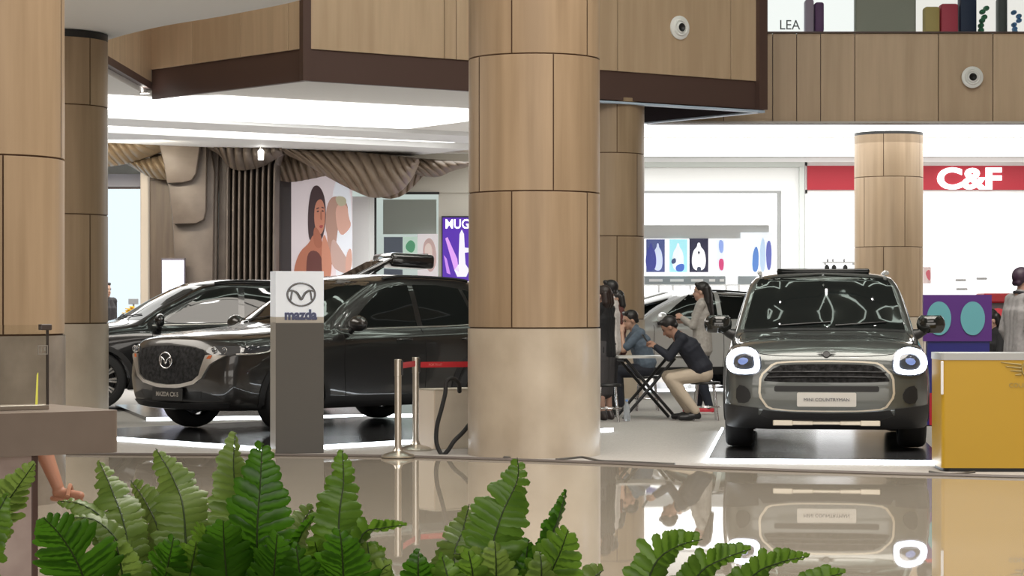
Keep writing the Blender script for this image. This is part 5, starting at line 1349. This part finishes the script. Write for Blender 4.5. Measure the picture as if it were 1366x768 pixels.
# man in the blue grey shirt, chin on hand, behind the table
J = pose(SIT, pel=(0, 0, .56), chest=(.08, 0, .86), neck=(.14, 0, 1.04), head=(.21, 0, 1.15), shL=(.11, .175, .99), shR=(.11, -.175, .99), elL=(.32, .13, .775), wrL=(.32, .05, 1.00), elR=(.26, -.22, .79), wrR=(.50, -.12, .785))
person('man in a blue grey shirt seated behind the table with chin on his hand', at(862, 28.6), R(188), J, shirt=(.10, .135, .18), trousers=(.015, .017, .026), sleeves='short', skin=(.46, .28, .20), nod=R(14), look=R(12), curl=1.2, fat=1.15)
stool(863, 0, 28.6, 'stool with black seat under the man in the blue grey shirt', .45)
# standing woman with long hair
J = pose(elL=(.10, .19, 1.14), wrL=(.25, .07, 1.24), elR=(.06, -.20, 1.13), wrR=(.24, -.08, 1.18), head=(.02, 0, 1.58), anL=(-.10, .085, .085), toeL=(.04, .10, .03), anR=(.07, -.08, .075), toeR=(.21, -.10, .03))
person('standing woman with long dark hair, grey top, dark trousers and red shoes', at(937, 27.9), R(168), J, shirt=(.36, .34, .315), trousers=(.014, .018, .03), shoes=(.55, .03, .05), hair_style='long', scale=.955, soles=(.6, .55, .55), skin=(.46, .28, .21), nod=R(4), fat=1.08)
# standing man in a white shirt behind the big column edge
J = pose(elL=(.08, .22, 1.13), wrL=(.24, .15, 1.02), elR=(.06, -.22, 1.13), wrR=(.22, -.17, 1.0))
person('standing man in a white shirt half hidden behind the woman in black', at(815, 27.6), R(165), J, shirt=(.66, .62, .60), trousers=(.012, .012, .015), scale=.965, skin=(.42, .25, .18))
# woman in black jacket and grey skirt, partly behind the column
J = pose(elL=(.06, .20, 1.13), wrL=(.24, .16, 1.06), elR=(.05, -.20, 1.13), wrR=(.22, -.15, 1.05))
person('woman in a black jacket and dark grey skirt beside the big column', at(806, 26.4), R(150), J, shirt=(.010, .010, .012), skirt=(.055, .052, .055), shoes=(.05, .04, .04), hair_style='bob', scale=.92, hair=(.020, .010, .008), skin=(.42, .26, .2), fat=1.0)
stool(811, 0, 25.9, 'stool with chrome legs beside the bottle and the woman in black', .44, .15)
# a second standing figure glimpsed between white shirt and wooden column
J = pose()
person('person with dark hair in a red brown top standing behind the man in white', at(824, 29.2), R(190), J, shirt=(.10, .03, .025), trousers=(.02, .02, .025), scale=.90, hair_style='bob')
# man in the grey jacket at the right edge
J = pose(elL=(-.06, .215, 1.12), wrL=(.05, .19, .90), elR=(-.05, -.22, 1.12), wrR=(.06, -.2, .90), head=(.03, 0, 1.595))
person('man in a light grey jacket turned right, standing behind the yellow counter', at(1362, 21.6), R(20), J, shirt=(.30, .29, .295), trousers=(.03, .03, .035), hair=(.035, .015, .035), skin=(.44, .26, .20), fat=1.15, scale=.99, collar=(.02, .02, .025))
# person seated in black in front of the kiosk
J = pose(SIT, head=(.10, 0, 1.165))
person('person in black clothes seated in front of the red kiosk', at(1330, 26.5), R(200), J, shirt=(.012, .012, .014), skin=(.52, .32, .25), scale=1.0, nod=R(22), hair_style='bob')
stool(1330, 0, 26.5, 'stool under the person in black clothes in front of the red kiosk', .45)
# dark figure at the far left against the glowing panel
J = pose()
person('dark dressed person glimpsed beside the capped column against the glowing panel', at(140, 36.5), R(-40), J, shirt=(.02, .018, .02), trousers=(.02, .02, .022), scale=1.0)
# bottle and flowers
p = Vector(at(836, 26.1)); b = BM(); lathe(b, [(0, 0), (.036, .002), (.038, .02), (.038, .15), (.030, .19), (.014, .215), (.014, .235), (0, .235)], 20); t = thing('water_bottle', p, 'clear plastic water bottle standing on the floor under the table', 'bottle'); obj('bottle_body', b, mat('clear_plastic', (.75, .80, .85), .1, trans=.7, ior=1.3), t, smooth=50)
b = BM(); lathe(b, [(.016, .228), (.016, .25), (0, .25)], 16); obj('cap', b, mat('bottle_cap', (.2, .35, .7), .5), t, smooth=40)
t = thing('flower_bunch', px(176, 425, 35.5), 'bright yellow flowers behind the bonnet of the black SUV', 'flowers')
b = BM()
for q in range(40):
    a = rnd.uniform(0, 2 * PI); rr = rnd.uniform(0, .15); c = Vector((rr * math.cos(a), rr * math.sin(a), .16 * (1 - (rr / .17) ** 2) + rnd.uniform(-.02, .04)))
    for k in range(6): ball(b, c + Vector((.018 * math.cos(k * 1.05), .018 * math.sin(k * 1.05), 0)), (.016, .016, .008), 1)
obj('petals', b, mat('yellow_petals', (.80, .50, .02), .6), t, smooth=60)
zz = t.location.z
b = BM(); lathe(b, [(.06, -zz + .01), (.085, -zz + .5), (.10, -.12), (.09, -.12), (.05, -zz + .02)], 24); obj('vase', b, m_white, t, smooth=40)
b = BM()
for q in range(14): a = q * .45; tube(b, [(.03 * math.cos(a), .03 * math.sin(a), -.3), (.10 * math.cos(a), .10 * math.sin(a), .06)], .006, 5)
obj('stems', b, mat('green_stems', (.08, .2, .05), .6), t)
bm = BM(); box(bm, (0, 0, 0), (.16, .02, .09), bevel=.005, M=Matrix.Translation(px(178, 402, 36.2))); 
t = thing('small_monitor', (colpx(178, 36.2), 36.2, .006), 'small grey panel on a thin stand above the yellow flowers', 'panel'); o = obj('panel', bm, mat('grey_panel', (.35, .36, .38), .4)); rel(o, t)
bm = BM(); tube(bm, [(0, .03, 0), (0, .03, 1.40)], .015, 8); lathe(bm, [(0, 0), (.16, 0), (.15, .02), (.02, .03)], 24); obj('stand', bm, m_steel, t, smooth=40)
# ------------------------------------------------------------------ left counter with glass screen
Yc = 7.4; kc = FPX / Yc; RC = R(35)
m_ctr = noisy(mat('taupe_counter', (.20, .165, .14), .42), (.19, .15, .125), (.23, .185, .155), (5, 5, 5))
m_rose = noisy(mat('rose_marble', (.5, .42, .40), .25), (.38, .30, .28), (.50, .41, .385), (7, 7, 7), 8)
rootc = Vector((colpx(161, Yc), Yc, 0))
def along(u, off=0.0):
    """distance along the counter front (towards the left is negative) seen at picture column u, for a line set back by off"""
    a = (u - CX) / FPX; c, s_ = math.cos(RC), math.sin(RC); ox, oy = rootc.x - s_ * off, rootc.y + c * off
    return (a * oy - ox) / (c - a * s_)
tc_ = thing('bar_counter', rootc, 'taupe topped counter with rose marble front at the left edge', 'counter', None, RC)
z1 = CAMZ + (YH - 547) / kc; z0_ = CAMZ + (YH - 603) / kc
bm = BM(); prism(bm, rounded(1.9, .62, .035, 6, -.95, .31), z0_, z1)
es = [e for e in bm.edges if len(e.link_faces) == 2 and e.calc_face_angle(0) > R(60)]
bmesh.ops.bevel(bm, geom=es, offset=.016, segments=3, affect='EDGES', profile=.5)
obj('countertop', bm, m_ctr, tc_, smooth=40)
xm = along(42, .06)
bm = BM(); box(bm, (xm - .75, .30, z0_ / 2), (1.5, .48, z0_)); obj('marble_front', bm, m_rose, tc_)
bm = BM(); box(bm, (xm + .012, .085, z0_ / 2), (.024, .05, z0_), bevel=.004); obj('corner_trim', bm, m_brown, tc_)
tg_ = thing('glass_screen', (rootc.x, rootc.y, z1), 'clear glass screen with a dark clip standing on the taupe counter', 'glass screen', None, RC)
m_scr = mat('tinted_screen', (.90, .91, .88), .0, trans=1.0, ior=1.45)
og = .20; xg = along(63, og); kg = FPX / (rootc.y + xg * math.sin(RC) + og * math.cos(RC)); hg = CAMZ + (YH - 433) / kg - z1
bm = BM(); box(bm, (xg - .65, og, hg / 2), (1.3, .01, hg)); obj('glass_pane', bm, m_scr, tg_)
bm = BM(); box(bm, (xg, og, hg / 2), (.006, .014, hg)); obj('edge_strip', bm, mat('screen_edge', (.05, .04, .035), .4), tg_)
bm = BM(); box(bm, (xg - .008, og, hg - .008), (.04, .03, .02), bevel=.004); obj('corner_clip', bm, mat('bronze_clip', (.08, .06, .055), .4), tg_)
bm = BM(); box(bm, (xg - .45, og, .008), (.9, .035, .016), bevel=.003); obj('bottom_rail', bm, m_steel, tg_)
bm = BM()
for (a, b_, w_, h_) in ((0, .014, .036, .003), (0, -.014, .036, .003), (-.016, 0, .003, .028), (.016, 0, .003, .028), (-.006, 0, .004, .018), (.006, .003, .006, .012)): box(bm, (a, 0, b_), (w_, .002, h_))
bmesh.ops.translate(bm, verts=bm.verts[:], vec=(along(56, og), og - .007, hg - .083)); obj('etched_mark', bm, mat('frosted_mark', (.30, .28, .25), .7), tg_)
xl = along(48, .34); tl = thing('lit_strip', (rootc.x + xl * math.cos(RC) - .34 * math.sin(RC), rootc.y + xl * math.sin(RC) + .34 * math.cos(RC), z1), 'thin upright yellow lit strip behind the glass screen', 'light strip', None, RC)
bm = BM(); tube(bm, [(0, .0, .0), (.004, .0, .11), (.006, 0, .118)], [.0045, .003, .001], 8); obj('strip', bm, emis('yellow_strip', (.9, .8, .12), .8), tl)
# stool sitter behind the counter: bare leg with sandal
J = pose(SIT, knR=(.42, -.08, .52), anR=(.40, -.09, .14), toeR=(.54, -.10, .085), knL=(.46, .04, .60), anL=(.60, .0, .30), toeL=(.74, -.02, .255), elL=(.12, .2, .74), wrL=(.33, .1, .66), elR=(.12, -.2, .74), wrR=(.33, -.1, .66))
person('seated person behind the counter with bare leg crossed and tan sandal', at(-56, 13.0), R(-8), J, shirt=(.08, .07, .07), skin=(.34, .16, .10), skirt=None, bare_legs=True, shoes=(.40, .20, .13), hair_style='bob')
stool(-56, 0, 13.0, 'dark stool under the seated person behind the counter', .44, .19)

# ------------------------------------------------------------------ ferns in the planter
def leafmat(name, c1, c2, c3):
    m = noisy(mat(name, c1, .30, spec=.5), c1, c2, (22, 22, 22), 3, bump=.15)
    nt_ = m.node_tree; b_ = nt_.nodes['Principled BSDF']; out = nt_.nodes['Material Output']
    tr = nt_.nodes.new('ShaderNodeBsdfTranslucent'); tr.inputs[0].default_value = (*c3, 1); mx = nt_.nodes.new('ShaderNodeMixShader'); mx.inputs[0].default_value = .35
    nt_.links.new(b_.outputs[0], mx.inputs[1]); nt_.links.new(tr.outputs[0], mx.inputs[2]); nt_.links.new(mx.outputs[0], out.inputs[0]); return m
m_leafs = [leafmat('fern_mid_green', (.085, .19, .018), (.145, .275, .038), (.17, .31, .03)), leafmat('fern_pale_green', (.135, .23, .04), (.215, .315, .075), (.22, .32, .06)), leafmat('fern_deep_green', (.030, .115, .006), (.065, .18, .014), (.08, .22, .012))]
m_rib = mat('fern_midrib', (.030, .055, .010), .6)
def frond(parent, ctrl, wid, mi, roll=0.0, flat=0.0, Y=3.0, tilt=.0, dens=1.0, rib=True):
    """ctrl: tip to base, pixel points with a depth offset each; pinnae alternate along the stem"""
    P_ = spline([px(c[0], c[1], Y + (c[2] if len(c) > 2 else 0)) for c in ctrl], 14)[::-1]
    L = [0.0]
    for a, b in zip(P_[:-1], P_[1:]): L.append(L[-1] + (b - a).length)
    tot = L[-1]; step = .0105 / dens; n = int(tot / step); k0 = Y / FPX; W_ = wid * k0
    bm = BM(); view = Vector((0, 1, 0))
    def samp(s):
        s = max(0, min(tot - 1e-6, s)); i = max(j for j in range(len(L)) if L[j] <= s); i = min(i, len(P_) - 2)
        t_ = (s - L[i]) / max(1e-9, L[i + 1] - L[i]); return P_[i].lerp(P_[i + 1], t_), (P_[i + 1] - P_[i]).normalized()
    for q in range(n):
        s = step * (q + .5); f = s / tot          # 0 base .. 1 tip
        env = .92 * min(1.0, (1.0 - f) / .45) ** .66 * (.93 + .07 * math.sin(q * 2.1))
        if f > .985: env *= .5
        for sd in (-1, 1):
            p, tg_v = samp(s + (step * .5 if sd > 0 else 0))
            nrm = (view - tg_v * view.dot(tg_v)).normalized(); nrm = Quaternion(tg_v, roll) @ nrm
            sidev = tg_v.cross(nrm) * sd
            ln = W_ * env * (1 + rnd.uniform(-.07, .07)); 
            if ln < .002: continue
            ang = R(64 + 14 * (1 - f) + rnd.uniform(-5, 5)); d = (sidev * math.sin(ang) + tg_v * math.cos(ang)).normalized()
            d = (d + nrm * rnd.uniform(-.22, .30) + nrm * .22).normalized()
            wv = (tg_v - d * tg_v.dot(d)).normalized(); up = d.cross(wv) ; up = up if up.dot(nrm) < 0 else -up
            hw2 = step * (.70 + .06 * rnd.random()) * (1.0 if f < .8 else max(.7, (1 - f) / .2))
            cols = 7; rw = []
            for c in range(cols + 1):
                g = c / cols; wdt = hw2 * (1.0 if g < .7 else math.sqrt(max(.0, 1 - ((g - .7) / .32) ** 2))) * (1 + .10 * math.cos(c * PI))
                cen = p + d * ln * g - nrm * (-.10) * ln * g * g + nrm * .0
                rw.append([bm.verts.new(cen - wv * wdt + up * -.0010), bm.verts.new(cen + up * .0016), bm.verts.new(cen + wv * wdt + up * -.0010)])
            for a, b in zip(rw[:-1], rw[1:]):
                for j in range(2): bm.faces.new((a[j], a[j + 1], b[j + 1], b[j]))
    me = bpy.data.meshes.new('frond'); 
    for f_ in bm.faces: f_.smooth = True
    bm.to_mesh(me); bm.free(); fo = link('frond', me, m_leafs[mi], None); rel(fo, parent)
    bm = BM(); pts = [v + Vector((0, -.0012, 0)) for v in P_]; tube(bm, pts, [max(.0006, .0017 * (1 - .7 * k / len(pts))) for k in range(len(pts))], 6)
    ro = obj('midrib', bm, m_rib, None, smooth=60); ro.parent = fo; return fo

PZ = .86
tpz = thing('planter', (.12, 3.0, 0), 'long dark planter trough holding the row of green ferns', 'planter')
bm = BM(); box(bm, (0, 0, PZ / 2), (2.4, .62, PZ), bevel=.02); obj('trough', bm, m_totem, tpz)
bm = BM(); box(bm, (0, 0, PZ + .004), (2.3, .54, .012)); obj('soil', bm, noisy(mat('soil', (.04, .03, .02), .95), (.02, .014, .01), (.06, .045, .03), (40, 40, 40)), tpz)
FERNS = [
 ('fern in the planter at the bottom left, below the counter', -40, [
   ([(46, 618), (20, 655, .02), (-14, 705, .06), (-60, 800, .1)], 44, 1, .5), ([(10, 660, -.05), (-10, 700, -.05), (-50, 800)], 40, 0, -.4)]),
 ('bushy fern in the planter left of the tall upright fronds', 170, [
   ([(133, 616, .1), (150, 655, .06), (168, 710, .02), (185, 830)], 44, 1, .35), ([(174, 640, .14), (196, 672, .1), (214, 720, .05), (225, 830)], 46, 1, -.2),
   ([(208, 598, .12), (232, 640, .09), (246, 690, .05), (250, 830)], 50, 1, .25), ([(78, 668, .05), (112, 674, .03), (142, 702, .02), (175, 800)], 30, 1, .9),
   ([(58, 690, -.15), (84, 718, -.12), (110, 765, -.08), (140, 850)], 66, 2, .1), ([(90, 690, .0), (130, 695), (165, 735), (190, 810)], 26, 1, .8),
   ([(232, 716, -.1), (226, 745, -.08), (215, 800), (205, 860)], 46, 2, 0), ([(150, 715, -.05), (160, 745, -.05), (172, 830)], 46, 1, -.5), ([(262, 722, -.1), (255, 760, -.06), (235, 850)], 40, 0, .4)]),
 ('tall upright dark green fern in the planter below the logo totem', 350, [
   ([(314, 577, .05), (312, 630, .03), (322, 700, .02), (335, 850)], 50, 1, .7), ([(350, 588, -.05), (347, 650, -.05), (343, 715, -.04), (342, 860)], 60, 2, 0),
   ([(420, 688, -.1), (402, 712, -.08), (394, 745, -.05), (390, 850)], 30, 2, 1.25), ([(418, 676, .08), (402, 700, .06), (385, 750, .03), (370, 850)], 46, 1, .4),
   ([(298, 694, -.12), (300, 740, -.08), (310, 850)], 52, 2, .3), ([(275, 706, -.1), (285, 750), (300, 860)], 46, 0, -.4), ([(370, 712, -.14), (366, 760, -.1), (360, 860)], 50, 2, -.2)]),
 ('pointed bright green fern in the planter right of the logo totem', 455, [
   ([(457, 601, .06), (458, 645, .05), (452, 700, .02), (450, 850)], 48, 0, .15), ([(540, 700, .02), (510, 704, .02), (482, 716, .01), (466, 790)], 24, 0, .85),
   ([(453, 706, -.12), (457, 745, -.1), (462, 860)], 56, 2, 0), ([(510, 735, .02), (490, 740, .02), (475, 790)], 26, 0, .7), ([(490, 722, -.02), (492, 760, -.02), (480, 850)], 44, 1, -.4), ([(420, 722, -.03), (428, 760), (440, 850)], 40, 0, .5), ([(395, 728, -.12), (400, 765, -.1), (410, 860)], 46, 2, .2), ([(520, 752, -.06), (505, 770, -.05), (490, 850)], 40, 1, .3)]),
 ('broad fern in the planter below the big column, its tip curled right', 655, [
   ([(690, 610, .04), (690, 640, .03), (668, 690, .0), (655, 745, -.02), (650, 860)], 54, 0, .1), ([(626, 672, .12), (618, 705, .1), (606, 750, .06), (620, 860)], 46, 1, -.15),
   ([(755, 655, .0), (745, 690, .0), (728, 735, .0), (700, 850)], 30, 2, .95), ([(758, 706, -.08), (748, 735, -.06), (732, 775, -.04), (715, 860)], 50, 0, -.15),
   ([(559, 735, -.1), (558, 765, -.1), (565, 860)], 42, 2, .1), ([(605, 738, -.04), (628, 746, -.04), (650, 790)], 34, 1, -.8), ([(705, 720, .0), (700, 760, .0), (690, 850)], 40, 2, .4),
   ([(720, 735, -.1), (722, 770, -.1), (712, 850)], 36, 1, .2), ([(590, 742, -.1), (600, 780, -.1), (620, 860)], 46, 0, -.3), ([(660, 722, -.12), (662, 765, -.1), (660, 860)], 46, 1, .15), ([(625, 735, -.13), (632, 775, -.1), (640, 860)], 44, 0, -.1)]),
 ('sparse fern in the planter at the bottom right with three low arching tips', 900, [
   ([(937, 719, .02), (902, 729, .02), (872, 755, .01), (850, 830)], 40, 0, .55), ([(1002, 732, .02), (965, 745, .02), (930, 768, .01), (895, 840)], 34, 0, .65),
   ([(1078, 742, .03), (1040, 750, .02), (1000, 772, .01), (950, 850)], 32, 0, .65), ([(1124, 764, .02), (1095, 775, .02), (1040, 820)], 28, 0, .6), ([(805, 760, .02), (790, 775), (770, 830)], 30, 1, .4)]),
]
for lab, u, fr_ in FERNS:
    tf = thing('potted_fern', (colpx(u, 3.0), 3.0, PZ), lab, 'fern', 'ferns in the planter')
    for q, (ctrl, wd, mi, roll) in enumerate(fr_):
        frond(tf, ctrl, wd, mi, roll)
    bm = BM(); lathe(bm, [(0, .008), (.03, .008), (.022, .05), (0, .055)], 14); obj('crown', bm, m_rib, tf, smooth=60)
